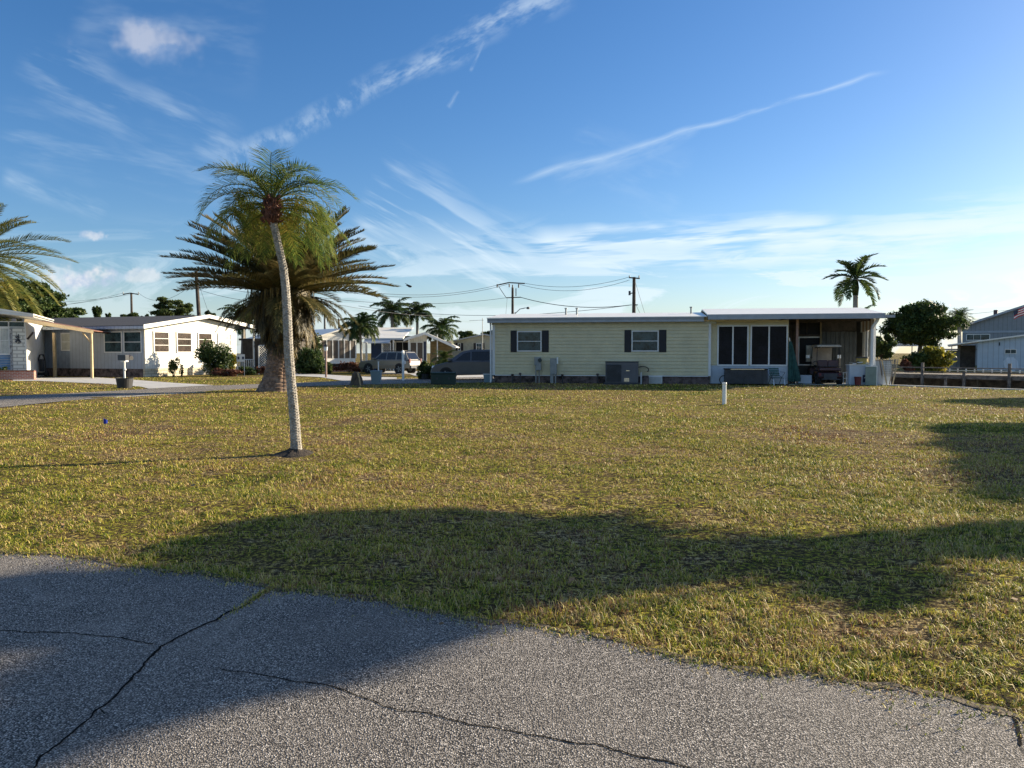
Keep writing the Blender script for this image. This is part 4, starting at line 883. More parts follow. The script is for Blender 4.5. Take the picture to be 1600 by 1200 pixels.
def lawn_chair(px, dep, rz, lb):
    o = thing('folding_chair', lb, 'chair', at(px, dep), hf.a+rz)
    for s in (-.28, .28):
        MB().tube([(s, -.30, 0), (s, -.22, .30), (s, .20, .42), (s, .34, .80)], .014, 6).build('frame', W['chrome'], o); MB().tube([(s, .32, 0), (s, .05, .36), (s, -.28, .62), (s, .2, .64)], .014, 6).build('arm', W['chrome'], o)
    mb = MB(); [mb.add([(-.27, -.2+k*.085, .33+k*.012), (.27, -.2+k*.085, .33+k*.012), (.27, -.14+k*.085, .338+k*.012), (-.27, -.14+k*.085, .338+k*.012)], [(0, 1, 2, 3)]) for k in range(5)]; mb.build('seat', W['tarp'], o)
    mb = MB(); [mb.add([(-.27, .2+k*.03, .44+k*.08), (.27, .2+k*.03, .44+k*.08), (.27, .22+k*.03, .50+k*.08), (-.27, .22+k*.03, .50+k*.08)], [(0, 1, 2, 3)]) for k in range(5)]; mb.build('backrest', W['tarp'], o)
lawn_chair(1214, -.45, R(18), 'low folding lawn chair with bright tube arms beside the black deck box')
o = hthing('patio_umbrella', 'closed dark green patio umbrella leaning against the porch corner', 'umbrella', 1243, .1)
mb = MB(); n = 16; prof = [(.02, 2.15), (.06, 2.05), (.10, 1.7), (.15, 1.2), (.20, .7), (.24, .3), (.21, .16)]; vs = []
for r_, z_ in prof:
    for k in range(n*2): a = math.pi*k/n; rr = r_*(1+.28*(-1)**k); vs.append((rr*math.cos(a)-.25*z_/2.1, rr*.6*math.sin(a), z_))
mb.add(vs, [(i*2*n+k, i*2*n+(k+1) % (2*n), (i+1)*2*n+(k+1) % (2*n), (i+1)*2*n+k) for i in range(len(prof)-1) for k in range(2*n)]); mb.build('canopy', W['tarp'], o)
MB().cyl((0.03, 0, 0), (-.3, 0, 2.3), .02, 8).build('pole', W['chrome'], o); MB().box(-.25, .35, -.2, .2, 0, .07).build('base', W['boxgreen'], o)
o = hthing('storage_crate', 'grey plastic crate on the carport floor left of the golf cart', 'crate', 1256, .75)
MB().box(-.3, .36, -.2, .2, .04, .46).build('body', W['knee'], o, bevel=.03); MB().box(-.34, -.24, -.1, .0, .04, .75).build('board', W['grey'], o)
# golf cart, rear seat towards us
g = hthing('golf_cart', 'dark burgundy golf cart with rear facing seat and beige roof parked in the carport', 'golf cart', 1291, 1.0)
def wheel(p, x, y, r, w, nm='wheel', rim='chrome', ax=0):
    """wheel with its axle along x (ax 0) or y (ax 1)"""
    def P(a, rr, k): c, s = math.cos(k), math.sin(k); return (a, rr*c, rr*s) if ax == 0 else (rr*c, a, rr*s)
    def ring(prof, n=22):
        vs = [P(a, rr, 2*math.pi*k/n) for a, rr in prof for k in range(n)]; m_ = len(prof)
        return vs, [(i*n+k, i*n+(k+1) % n, (i+1)*n+(k+1) % n, (i+1)*n+k) for i in range(m_-1) for k in range(n)]
    h = w/2; t = MB(); t.add(*ring([(-h, r*.62), (-h, r*.9), (-h*.8, r), (h*.8, r), (h, r*.9), (h, r*.62)])); o = t.build(nm, W['tyre'], p, loc=(x, y, r), smooth=False)
    m = MB(); n = 22; m.add(*ring([(-h*.8, .001), (-h*.8, r*.2), (-h*.55, r*.3), (-h*.6, r*.62), (h*.6, r*.62), (h*.55, r*.3), (h*.8, r*.2), (h*.8, .001)]))
    for k in range(5):
        a = 2*math.pi*k/5
        for s in (-1, 1): m.bar(P(s*h*.82, r*.1, a), P(s*h*.82, r*.58, a), .05)
    m.build('rim', W[rim], o); return o
for x in (-.50, .50):
    wheel(g, x, -.55, .28, .22, rim='dgrey'); wheel(g, x, 1.15, .26, .2, rim='dgrey')
mb = MB(); mb.prism([(-.85, .30), (-.88, .42), (-.80, .62), (-.3, .66), (.25, .66), (.25, .38), (1.0, .34), (1.15, .8), (1.55, .78), (1.7, .5), (1.6, .3)], -.56, .56, 0); mb.build('body', W['burgbody'], g, bevel=.04)
MB().box(-.42, .42, -1.12, -.84, .26, .31).box(-.3, .3, -.93, -.88, .30, .56).build('footrest', W['dgrey'], g)
mb = MB(); mb.box(-.50, .50, -.92, -.38, .68, .82); mb.build('seat', W['burg'], g, bevel=.05)
for s in (-1, 1):
    m = MB(); m.box(min(0, s*.50), max(0, s*.50), -.40, -.28, .84, 1.20); m.build('backrest', W['burg'], g, bevel=.06)
m = MB(); m.box(-.5, .5, .0, .45, .68, .82).box(-.5, .5, -.24, -.16, .84, 1.16); m.build('front_seat', W['burg'], g, bevel=.05)
m = MB(); m.box(-.52, .52, -.90, -.86, .90, .93).box(-.52, -.48, -.90, -.4, .90, .93).box(.48, .52, -.90, -.4, .90, .93); m.build('hip_rail', W['dgrey'], g)
for s in (-1, 1): MB().tube([(s*.52, -.5, .6), (s*.53, -.42, 1.2), (s*.50, -.35, 1.86)], .018, 6).build('roof_strut', W['black'], g); MB().tube([(s*.52, 1.2, .7), (s*.50, .75, 1.86)], .018, 6).build('roof_strut', W['black'], g)
m = MB(); m.box(-.56, .56, -.62, 1.0, 1.85, 1.92).box(-.50, .50, -.55, .9, 1.92, 1.95); m.build('roof', W['tan'], g, bevel=.03)
m = MB(); m.add([(-.47, 1.08, .95), (.47, 1.08, .95), (.45, .80, 1.82), (-.45, .80, 1.82), (-.47, 1.10, .95), (.47, 1.10, .95), (.45, .82, 1.82), (-.45, .82, 1.82)], [(0, 1, 2, 3), (7, 6, 5, 4), (0, 4, 5, 1), (3, 2, 6, 7), (0, 3, 7, 4), (1, 5, 6, 2)]); m.build('windscreen', W['amber'], g)
for s in (-1, 1): m = MB(); m.box(s*.75-.09, s*.75+.09, .6, .64, 1.28, 1.46); m.build('mirror', W['mirror'], g, bevel=.02); MB().bar((s*.5, .65, 1.3), (s*.68, .63, 1.36), .02).build('mirror_arm', W['black'], g)
MB().box(-.14, .14, -.905, -.895, .40, .52).build('licence_plate', W['mirror'], g)
for s in (-1, 1): MB().box(s*.46-.05, s*.46+.05, -.885, -.86, .46, .56).build('tail_light', W['red'], g)
MB().tube([(-.3+.17*math.cos(a*.4), .75+.06*math.sin(a*.4), 1.02+.12*math.sin(a*.4)) for a in range(17)], .014, 6).build('steering_wheel', W['black'], g)
# clutter right of the cart
o = hthing('wire_rack', 'low white wire rack on the floor between golf cart and grey cabinet', 'rack', 1325, .25)
mb = MB(); [mb.bar((a, 0, .04), (a, 0, .62), .02) for a in (-.2, -.05, .1, .25)]; [mb.bar((-.2, 0, b), (.25, 0, b), .02) for b in (.05, .32, .60)]; [mb.bar((a, .35, .04), (a, .35, .62), .02) for a in (-.2, .25)]; [mb.bar((a, 0, .6), (a, .35, .6), .02) for a in (-.2, .25)]; mb.build('frame', W['trim'], o)
o = hthing('storage_cabinet', 'pale grey storage cabinet with cluttered top at the carport corner', 'cabinet', 1345, .25); wc = .58
MB().box(-wc, wc, -.3, .35, .03, .96).build('body', W['knee'], o, bevel=.02); MB().box(-wc-.02, wc+.02, -.33, .37, .96, 1.0).build('top', W['trim'], o)
MB().box(.02, .42, -.312, -.302, .15, .5).build('dark_panel', W['navy'], o); MB().box(.08, .36, -.32, -.312, .34, .39).build('label_strip', W['trim'], o)
o = hthing('bucket', 'dark red bucket in front of the pale grey cabinet', 'bucket', 1341, -.3); MB().lathe([(.13, 0), (.16, .38), (.175, .39), (.165, .40), (.14, .385)], 20, (0, 0, .02)).build('body', W['red'], o, smooth=False); MB().tube([(.17*math.cos(a*math.pi/8), -.03, .38-.1*math.sin(a*math.pi/8)) for a in range(9)], .006, 5).build('handle', W['chrome'], o)
o = thing('tool_tin', 'round yellow tin with dark lid standing on the pale grey cabinet', 'tin', at(1347, .3, 1.0), hf.a); MB().cyl((0, 0, 0), (0, 0, .30), .27, 20).build('body', W['yellow'], o); MB().cyl((0, 0, .30), (0, 0, .36), .30, 20).build('lid', W['dgrey'], o)
o = thing('work_lamp', 'small clutter of pale tools and clamps on the front of the grey cabinet', 'tools', at(1341, .08, 1.0), hf.a)
q = random.Random(4); o.name = 'tools'
for i in range(7): a = q.uniform(-.5, .4); MB().bar((a, q.uniform(-.15, 0), .03+.01*i), (a+q.uniform(.1, .3), q.uniform(-.15, 0), .05+q.uniform(0, .12)), .035).build('tool', W[('trim', 'black', 'grey')[i % 3]], o, bevel=.006)
o = hthing('door_panel', 'green tinted panel with bright white frame leaning outside the carport corner', 'panel', 1362, -.25)
MB().box(-.27, .22, -.02, .01, .02, .90).build('panel', paint('grey_green_panel', (.20, .26, .23), .6), o); MB().box(.225, .26, -.03, .02, 0, .95).box(-.27, .225, -.03, .02, .905, .94).build('frame', W['pvc'], o)
o = hthing('garden_screen', 'tall blue grey corrugated panel standing right of the white framed panel', 'panel', 1376, .35)
mb = MB(); [mb.box(-.5+.1*k, -.4+.1*k, (.03 if k % 2 else 0), .06, .0, 1.18) for k in range(10)]; mb.build('sheet', W['knee'], o); MB().box(-.55, .55, -.05, .55, 1.18, 1.21).build('cap', W['dockwood'], o)
o = hthing('crab_trap_stand', 'wire basket hung on splayed pale wooden legs at the lawn corner', 'net stand', 1391, -.1)
for s in (-1, 1): MB().bar((s*.12+(.0), 0, 0), (s*.36, .05, 1.25), .05).build('leg', W['pine'], o); MB().bar((s*.12, .5, 0), (s*.36, .45, 1.25), .05).build('leg', W['dockwood'], o)
mb = MB()
for i in range(9): t_ = i/8; mb.bar((-.34+.68*t_, -.02, 1.22), (-.2+.4*t_, -.02, .45), .012); mb.bar((-.34+.68*t_, .48, 1.22), (-.2+.4*t_, .48, .45), .012)
for i in range(8): k = i/7; zz = 1.22-.77*k; w_ = .34-.14*k; mb.bar((-w_, -.02, zz), (w_, -.02, zz), .012); mb.bar((-w_, .48, zz), (w_, .48, zz), .012); mb.bar((-w_, -.02, zz), (-w_, .48, zz), .012); mb.bar((w_, -.02, zz), (w_, .48, zz), .012)
mb.build('basket', W['grey'], o)
# ------------------------------------------------------------------ white gabled house (left)
LO = (-23.4, 49.0); lf = Frame(LO, math.atan2(.95, .313)); WL = 8.95
lh = thing('white_house', 'white panelled house with dark roof and four louvred windows in its sunlit gable end', 'house', (*LO, 0), lf.a)
ZB, ZEv, ZPk = .52, 3.22, 4.12; ux = 5.4; XR = 11.2
mb = MB(); mb.prism([(0, ZB), (WL, ZB), (WL, 3.55), (ux, ZPk-.16), (0, ZEv+.05)], 0, .12, 1); mb.build('gable_wall', W['whitepanel'], lh)
mb = MB(); mb.box(.0, .12, .12, 6.2, ZB, ZEv); mb.build('side_wall', W['greypanel'], lh)
mb = MB(); mb.box(.25, .37, 6.2, 24, ZB-.1, ZEv); mb.box(.12, .25, 6.14, 6.26, ZB, ZEv); mb.build('side_wall', paint('blue_grey_siding', (.27, .33, .42), .6, groove=.3, gax=1), lh)
mb = MB(); mb.box(WL-.12, WL, .12, 24, 0, ZEv+.3); mb.build('side_wall', W['greypanel'], lh)
mb = MB(); mb.box(.03, WL-.02, .04, .20, -.05, ZB); mb.box(WL, XR-.1, .04, 3.0, -.05, ZB-.02); mb.build('skirting', W['block'], lh)
mb = MB(); mb.box(.05, .18, .2, 24, -.05, ZB-.005); mb.build('skirting', W['stone'], lh)
OV = -.55
mb = MB()
mb.prism([(-.55, 3.20), (ux, ZPk), (ux, ZPk+.06), (-.55, 3.28)], OV+.06, 24.3, 1); mb.prism([(ux, ZPk), (XR+.3, 3.38), (XR+.3, 3.46), (ux, ZPk+.06)], OV+.06, 24.3, 1)
rf = mb.build('roof', W['roofd'], lh)
mb = MB(); mb.prism([(-.62, 3.06), (ux, ZPk-.14), (ux, ZPk+.10), (-.62, 3.32)], OV, OV+.05, 1); mb.prism([(ux, ZPk-.14), (XR+.36, 3.24), (XR+.36, 3.5), (ux, ZPk+.10)], OV, OV+.05, 1)
mb.build('barge_board', W['white'], lh)
mb = MB(); mb.box(-.60, -.54, OV+.06, 24.2, 3.06, 3.24); mb.build('fascia', W['greypanel'], lh)
mb = MB(); [mb.box(-.5, .0, .5+i*.62, .56+i*.62, 3.02, 3.12) for i in range(10)]; mb.build('rafter_tail', W['greypanel'], lh)
for a, b, rr in ((240, 264, (.34, .68)), (276, 299, (.34, .68)), (309.5, 331, (.34, .68)), (340.5, 361, (.34, .68))):
    x0, x1 = lf.u(a), lf.u(b); g_ = 'curtain' if a == 340.5 else 'louv'
    window(lh, x0+.06, x1-.06, 1.62, 2.88, -.06, rr, .08, (), g_, 'white', name='window')
def side_window(x, y0, y1, z0, z1, glass, nm='window'):
    f = MB().box(x-.05, x-.01, y0-.07, y0, z0-.07, z1+.07).box(x-.05, x-.01, y1, y1+.07, z0-.07, z1+.07).box(x-.05, x-.01, y0, y1, z1, z1+.07).box(x-.05, x-.01, y0, y1, z0-.07, z0).box(x-.045, x-.01, y0, y1, (z0+z1)/2-.02, (z0+z1)/2+.02).build(nm, W['trim'], lh)
    MB().box(x-.03, x-.02, y0-.003, y1+.003, z0-.003, z1+.003).build('pane', W[glass], f)
sf = Frame(LO, lf.a+R(90))
for a, b, gl in ((190.5, 165, 'glass'), (221, 195.5, 'glass')):
    side_window(0, sf.u(b) if sf.u(b) < sf.u(a) else sf.u(a), max(sf.u(a), sf.u(b)), 1.62, 2.86, gl)
for a, b in ((107, 92.5), (52, 44)): side_window(.25, min(sf.u(a), sf.u(b)), max(sf.u(a), sf.u(b)), 1.75, 2.8, 'curtain')
# porch to the right of the gable
for x in (XR-.15,): MB().box(x-.05, x+.05, 0, .1, .45, 3.35).build('porch_post', W['white'], lh)
mb = MB(); mb.box(WL+.02, XR-.3, 2.9, 3.0, .5, 3.4); mb.build('porch_wall', W['greypanel'], lh)
mb = MB(); mb.box(WL+.05, XR-.1, .0, .05, 1.0, 1.06); [mb.box(WL+.05+i*.22, WL+.09+i*.22, .0, .04, .5, 1.0) for i in range(10)]; mb.build('porch_rail', W['white'], lh)
def sign(nm, lb, px, Y, w, z0, z1, rz):
    o = thing(nm, lb, 'sign', GX(px, Y), rz); MB().box(-w/2, w/2, -.02, .02, z0, z1).build('board', W['white'], o)
    for s in (-.28, .28): MB().box(s*w-.04*w*3, s*w+.04*w*3, -.026, -.02, z0+.32*(z1-z0), z0+.68*(z1-z0)).build('print_block', W['navy'], o)
    for s in (-1, 1): MB().box(s*w*.42-.02, s*w*.42+.02, .022, .05, 0, z1-.02).build('stake', W['white'], o)
sign('yard_sign', 'small white sign with dark blocks at the porch of the white gabled house', 376, 51.5, .52, .95, 1.45, R(20))
def lattice(lb, px, Y, w, h, z0, rz=0, parent=None):
    o = thing('lattice_screen', lb, 'lattice', GX(px, Y), rz); mb = MB(); s = .17; n = int((w+h)/s)
    for i in range(-n, n+1):
        for sg in (1, -1):
            c = i*s; a = max(0, -c) if sg == 1 else max(0, c-w)
            pts = [(c+t, t) for t in (max(0, -c), min(h, w-c))] if sg == 1 else [(c-t, t) for t in (max(0, c-w), min(h, c))]
            if pts[1][1] > pts[0][1]+.02: mb.bar((pts[0][0]-w/2, .012*sg, z0+pts[0][1]), (pts[1][0]-w/2, .012*sg, z0+pts[1][1]), .045, .015)
    mb.build('slats', W['white'], o); MB().box(-w/2-.05, -w/2, -.04, .04, 0, z0+h).box(w/2, w/2+.05, -.04, .04, 0, z0+h).box(-w/2, w/2, -.03, .03, z0+h, z0+h+.05).build('frame', W['white'], o); return o
lattice('white garden lattice panel left of the massive date palm trunk', 411.5, 55, .62, 1.9, .15)
o = thing('garden_shed', 'dark open shed bay behind the white lattice and palm trunk', 'shed', GX(402, 60), R(-5)); MB().box(-1.2, 3.4, 0, 3, 0, 2.5).build('wall', W['brown'], o); MB().box(-1.4, 3.6, -.2, 3.2, 2.5, 2.65).build('roof', W['roofd'], o)
# ------------------------------------------------------------------ blue house at the left edge, with brick planter and pine carport
AO = GX(-160, 42.5); A1 = GX(41, 45.0); af = Frame((AO.x, AO.y), math.atan2(A1.y-AO.y, A1.x-AO.x)); AL = (A1-AO).length
ah = thing('blue_house', 'blue and white house with white metal eave at the left edge of the photo', 'house', AO, af.a)
ua = af.u
MB().box(0, AL, .02, 8, 0, 3.35).build('wall', W['white'], ah)
mb = MB(); lap(mb, 0, ua(17), .55, 1.42, -.0, .15); mb.build('siding', paint('blue_lap_siding', (.16, .27, .42), .55), ah)
window(ah, 0.3, ua(-14), 1.52, 2.95, -.06, (.5,), .09, (.3, .7), 'curtain', 'white'); window(ah, ua(-8), ua(14), 1.52, 2.95, -.06, (.52,), .09, (.45,), 'curtain', 'white')
window(ah, .2, ua(14), 3.08, 3.34, -.05, (), .04, (.5,), 'glass', 'white'); window(ah, ua(16), ua(39), 3.08, 3.34, -.05, (), .04, (), 'glass', 'white')
MB().box(ua(16.5), ua(20.5), -.12, -.01, .5, 2.98).build('quoin', paint('grey_stone_quoin', (.35, .35, .34), .9, var=.6, sc=8), ah)
MB().box(ua(20.8), ua(40.5), -.10, -.01, .5, 2.98).build('block_panel', W['blocko'], ah)
mb = MB(); q = random.Random(8)
xc, zc = ua(30), 2.35
for i in range(9): a = q.uniform(0, 6.28); b = a+q.uniform(1, 2.4); mb.tube([(xc+.20*math.cos(a)*q.uniform(.4, 1), -.12, zc+.30*math.sin(a)), (xc+q.uniform(-.1, .1), -.125, zc+q.uniform(-.12, .12)), (xc+.18*math.cos(b), -.12, zc+.28*math.sin(b))], .018, 5)
mb.build('wall_ornament', W['dgrey'], ah)
MB().box(ua(40.6), AL+.02, -.13, 0, .5, 3.3).build('corner_post', W['white'], ah)
mb = MB(); sl_ = .095
za = lambda x: 3.98+(ua(57)-x)*sl_-.33
x0, x1 = -3, ua(57); mb.prism([(x0, za(x0)), (x1, za(x1)), (x1, za(x1)+.12), (x0, za(x0)+.62+.15)], -.75, -.68, 1); mb.build('fascia', W['white'], ah)
mb = MB(); mb.prism([(x0, za(x0)+.5), (x1, za(x1)+.10), (x1, za(x1)+.16), (x0, za(x0)+.80)], -.78, 8.4, 1); mb.build('roof', W['roofw'], ah)
mb = MB(); mb.prism([(x0, za(x0)-.03), (x1, za(x1)-.03), (x1, za(x1)), (x0, za(x0))], -.74, 8.2, 1); mb.build('soffit', W['white'], ah)
pl = thing('brick_planter', 'low red brick planter wall in front of the blue house', 'planter', AO, af.a)
MB().box(-1, ua(56.5), -1.0, -.85, -.02, .50).box(ua(56.5)-.15, ua(56.5), -.85, -.2, -.02, .5).build('brick_wall', W['brick'], pl); MB().box(-1.02, ua(56.5)+.02, -1.03, -.82, .50, .56).build('coping', paint('brick_coping', (.20, .12, .09), .8), pl)
MB().box(-1, ua(56.5)-.15, -.85, -.15, .0, .44).build('soil', W['stone'], pl)
q = random.Random(12)
for i, px in enumerate((3, 8)): bush(('dark little succulent in the brick planter, at the photo edge', 'dark little succulent in the brick planter, second from the photo edge')[i], af.w(ua(px, -.5), -.5, .44), (.14, .14, .16), 4, 110, .06, W['lf_dark'], 80+i)
cp = thing('carport', 'raw pine lean-to carport with two posts joined to the blue house', 'carport', GX(40, 44.2), 0)
cb = GX(40, 44.2); L_ = lambda px, py, Y: PX(px, py, Y)-cb
a_, b_ = L_(38, 500.5, 44.2), L_(146, 518.5, 46.5)
mb = MB(); mb.bar(a_, b_, .07, .20); mb.build('front_beam', W['pine'], cp)
dv = Vector((-.9, 4.4, -.05)); mb = MB()
for i in range(12): p_ = a_.lerp(b_, (i+.3)/12); mb.bar(p_+Vector((0, .1, .02)), p_+dv, .05, .12)
mb.build('rafters', W['brown'], cp)
up = Vector((0, 0, .04)); mb = MB(); P4 = [a_+up+Vector((0, .06, 0)), b_+up+Vector((0, .06, 0)), b_+dv+up, a_+dv+up]; mb.add(P4+[p+Vector((0, 0, .05)) for p in P4], [(3, 2, 1, 0), (4, 5, 6, 7), (0, 1, 5, 4), (1, 2, 6, 5), (2, 3, 7, 6), (3, 0, 4, 7)]); mb.build('roof_deck', paint('red_brown_decking', (.20, .09, .06), .8, groove=.2), cp)
t_ = L_(142.5, 520, 46.45); MB().box(t_.x-.06, t_.x+.06, t_.y-.06, t_.y+.06, 0, t_.z).build('post', W['pine'], cp); MB().bar((t_.x-.02, t_.y, t_.z-.62), (t_.x-.52, t_.y-.0, t_.z+.0), .07).build('brace', W['pine'], cp)
t_ = L_(84.5, 520, 49.5); MB().box(t_.x-.08, t_.x+.08, t_.y-.08, t_.y+.08, 0, t_.z).build('post', W['pine'], cp)
MB().bar(L_(43, 530, 45.2), L_(52, 519, 45.2), .08).build('brace', W['brown'], cp)
o = thing('bicycle_trailer', 'dark upright wheeled hand cart parked in the pine carport shade', 'hand cart', GX(64, 49)); o.name = 'hand_cart'
MB().tube([(-.28, 0, .3), (-.26, .05, 1.0), (-.12, .08, 1.42), (.1, .08, 1.42), (.22, .05, 1.0), (.26, 0, .3)], .05, 8).build('frame', W['black'], o)
MB().box(-.16, .14, -.02, .1, .35, 1.15).build('bag', W['dgrey'], o, bevel=.05)
for s in (-1, 1): wheel(o, s*.3, 0, .2, .05)
MB().box(-.35, .35, -.25, .2, .12, .3).build('plate', W['black'], o)
# mailbox in a tub
mbx = thing('mailbox', 'black mailbox on an ornate white post planted in a black tub by the concrete drive', 'mailbox', GP(195, 606))
MB().lathe([(.30, 0), (.36, .42), (.39, .44), (.36, .45), (.33, .36)], 22).build('tub', W['terra'], mbx)
MB().tube([(0, 0, .3), (0, 0, .75), (.02, 0, .8), (0, 0, .9), (0, 0, 1.18)], [.05, .04, .07, .045, .05], 10).box(-.04, .04, -.25, .3, 1.16, 1.22).build('post', W['pvc'], mbx)
m = MB(); m.prism([(-.09, 0), (.09, 0), (.09, .11), (.06, .17), (0, .19), (-.06, .17), (-.09, .11)], -.26, .26, 1); b_ = m.build('box', W['black'], mbx, loc=(.16, 0, 1.25), rz=R(60)); MB().box(-.31, -.13, -.3, .26, -.02, .22).build('paper_slot', W['dgrey'], b_)
MB().box(.095, .105, .0, .05, .05, .22).build('flag', W['red'], b_)
# lamp post by the second drive
lp = thing('lamp_post', 'short wooden lamp post with white lantern beside the second concrete drive', 'lamp post', GP(509.5, 590)); MB().box(-.05, .05, -.05, .05, 0, 1.65).build('post', W['pinkwood'], lp)
MB().lathe([(.05, 1.65), (.11, 1.70), (.13, 1.92), (.10, 1.94)], 8).build('lantern', W['pvc'], lp); MB().lathe([(.16, 1.94), (.08, 2.05), (.02, 2.12)], 8).build('cap', W['black'], lp)
# ------------------------------------------------------------------ second white house with screened porch
BO = GX(501, 62.0); bf = Frame((BO.x, BO.y), math.atan2(.66, .75)); bh = thing('white_house', 'small white house with brown screened porch right of the date palm', 'house', BO, bf.a)
wb = bf.u(556); MB().box(0, wb, 0, 2.5, 0, .30).build('skirting', W['brick'], bh); MB().box(.05, wb-.05, -.02, 2.5, .72, 1.08).box(.02, wb+.05, -.08, 2.5, .64, .72).build('knee_wall', W['white'], bh)
n_ = 6; f = MB(); ft = 2.55
for i in range(n_+1): x = wb*i/n_; f.box(x-.05, x+.05, -.03, .03, 1.08, ft)
f.box(0, wb, -.035, .04, ft, ft+.08); fo = f.build('screen_frame', W['white'], bh); MB().box(.05, wb-.05, 0, .02, 1.08, ft).build('screen', W['bronze'], fo)
MB().prism([(-.05, ft+.08), (wb+.05, ft+.08), (wb+.05, ft+.3), (wb*.62, 3.42), (-.05, ft+.32)], -.02, .1, 1).build('gable', W['white'], bh)
mb = MB(); mb.prism([(-.5, ft+.2), (wb*.62, 3.45), (wb*.62, 3.55), (-.5, ft+.30)], -.3, 14, 1); mb.prism([(wb*.62, 3.45), (wb+.35, ft+.28), (wb+.35, ft+.36), (wb*.62, 3.55)], -.3, 14, 1); mb.build('roof', W['roofw'], bh)
MB().box(.0, .1, 2.5, 14, 0, 2.75).box(wb-.1, wb, 2.5, 14, 0, 2.75).build('wall', W['greypanel'], bh); MB().box(-.12, -.04, -.12, -.04, 0, 2.7).build('downspout', W['white'], bh)
MB().tube([(wb*.6, -.1, 3.0), (wb*.6, -.12, 3.25)], .03, 6).build('vent_pipe', W['grey'], bh)
for px, hh in ((508, 1.3), (530, 1.2)): p_ = Vector(GX(px, 75)); MB().cyl((bf.u(px, 8), 8, 2.6), (bf.u(px, 8), 8, 4.7), .10, 8).build('roof_pipe', W['dgrey'], bh)
# ------------------------------------------------------------------ carport house (centre left)
CO = GX(573, 66); cf = Frame((CO.x, CO.y), R(2)); ch = thing('white_house', 'white gabled house with open carport on its right and blue door bay on its left', 'house', CO, cf.a); cu = cf.u
cz = cf.z
xg0, xg1, xr = cu(640), cu(667), cu(712)
MB().box(cu(596), xg0, 1.0, 1.1, 0, 3.0).build('wall', W['brown'], ch)
mb = MB(); mb.prism([(xg0, .2), (xg1, .2), (xg1, cz(667, 524)), (xg1-.25, cz(663, 522)-.05), (xg0, cz(640, 531))], 0, .1, 1); mb.build('wall', W['whitepanel'], ch)
window(ch, cu(642), cu(650.5), .95, cz(645, 535.5), -.05, (), .06, (), 'bronze', 'white', name='screen_window'); window(ch, cu(652.5), cu(660.5), .95, cz(655, 535.5), -.05, (), .06, (), 'bronze', 'white', name='screen_window')
MB().box(cu(662), cu(666), -.03, 0, .3, 2.5).build('door', W['navy'], ch)
window(ch, cu(617), cu(638), .9, 2.45, .9, (), .08, (.5,), 'screen', 'white', name='screen_window')
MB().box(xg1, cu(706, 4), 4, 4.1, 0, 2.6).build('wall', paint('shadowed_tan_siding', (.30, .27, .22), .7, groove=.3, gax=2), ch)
pk = (cu(665), cz(665, 521.5)); mb = MB()
mb.prism([(xg0-.4, cz(638, 531.5)), pk, (pk[0], pk[1]+.1), (xg0-.4, cz(638, 531.5)+.1)], -.6, 10, 1); mb.prism([pk, (xr, cz(712, 543)), (xr, cz(712, 543)+.1), (pk[0], pk[1]+.1)], -.6, 10, 1); mb.build('roof', W['roofw'], ch)
mb = MB(); mb.prism([(xg0-.45, cz(638, 531.5)-.10), (pk[0], pk[1]-.10), (pk[0], pk[1]+.13), (xg0-.45, cz(638, 531.5)+.13)], -.66, -.605, 1); mb.prism([(pk[0], pk[1]-.10), (xr+.05, cz(712, 543)-.10), (xr+.05, cz(712, 543)+.13), (pk[0], pk[1]+.13)], -.66, -.605, 1); mb.build('barge_board', W['white'], ch)
mb = MB(); mb.prism([(-.6, cz(600, 530)), (9, cz(600, 521)+.7), (9, cz(600, 521)+.8), (-.6, cz(600, 530)+.1)], cu(563), xg0-.5, 0); mb.build('side_roof', W['roofw'], ch)
mb = MB(); mb.box(cu(575), xg0-.5, -.64, -.6, cz(600, 531.5), cz(600, 529.5)); mb.build('fascia', W['gutter'], ch)
mb = MB(); mb.prism([(-1.4, cz(600, 537)), (-.3, cz(600, 529)), (-.3, cz(600, 528)), (-1.4, cz(600, 536))], cu(572), cu(612), 0); mb.build('awning', W['gutter'], ch)
MB().box(cu(579), cu(597), .3, .4, 0, 2.5).build('door', W['bluedoor'], ch)
for px in (573.5, 616, 640): MB().box(cu(px)-.06, cu(px)+.06, -.55, -.43, 0, 2.75).build('post', W['white'], ch)
MB().box(cu(684)-.04, cu(684)+.04, -.5, -.42, 0, 3.1).build('post', W['white'], ch)
lattice('narrow lattice strip left of the blue door bay', 569.5, 64.5, .38, 2.3, .1); lattice('white lattice between the blue door and the dark screens', 603.5, 65.0, .7, 2.3, .1)
# beige house beyond the van
DO = GX(704, 78); df = Frame((DO.x, DO.y), R(-2)); dh = thing('beige_house', 'beige gabled house with black shutters beyond the silver van', 'house', DO, df.a); du, dz = df.u, df.z
pk = (du(757), dz(757, 523.5)); xe = 2*pk[0]
mb = MB(); mb.prism([(0, 0), (xe, 0), (xe, dz(704, 534)), pk, (0, dz(704, 534))], 0, .15, 1); lap(mb, .1, xe-.1, .3, 2.5, 0, .2); mb.build('wall', paint('beige_siding', (.42, .42, .34), .6), dh)
mb = MB(); mb.prism([(-.4, dz(704, 534)-.12), (pk[0], pk[1]), (pk[0], pk[1]+.13), (-.4, dz(704, 534)+.02)], -.4, 12, 1); mb.prism([(pk[0], pk[1]), (xe+.4, dz(704, 534)-.12), (xe+.4, dz(704, 534)+.02), (pk[0], pk[1]+.13)], -.4, 12, 1); mb.build('roof', W['gutter'], dh)
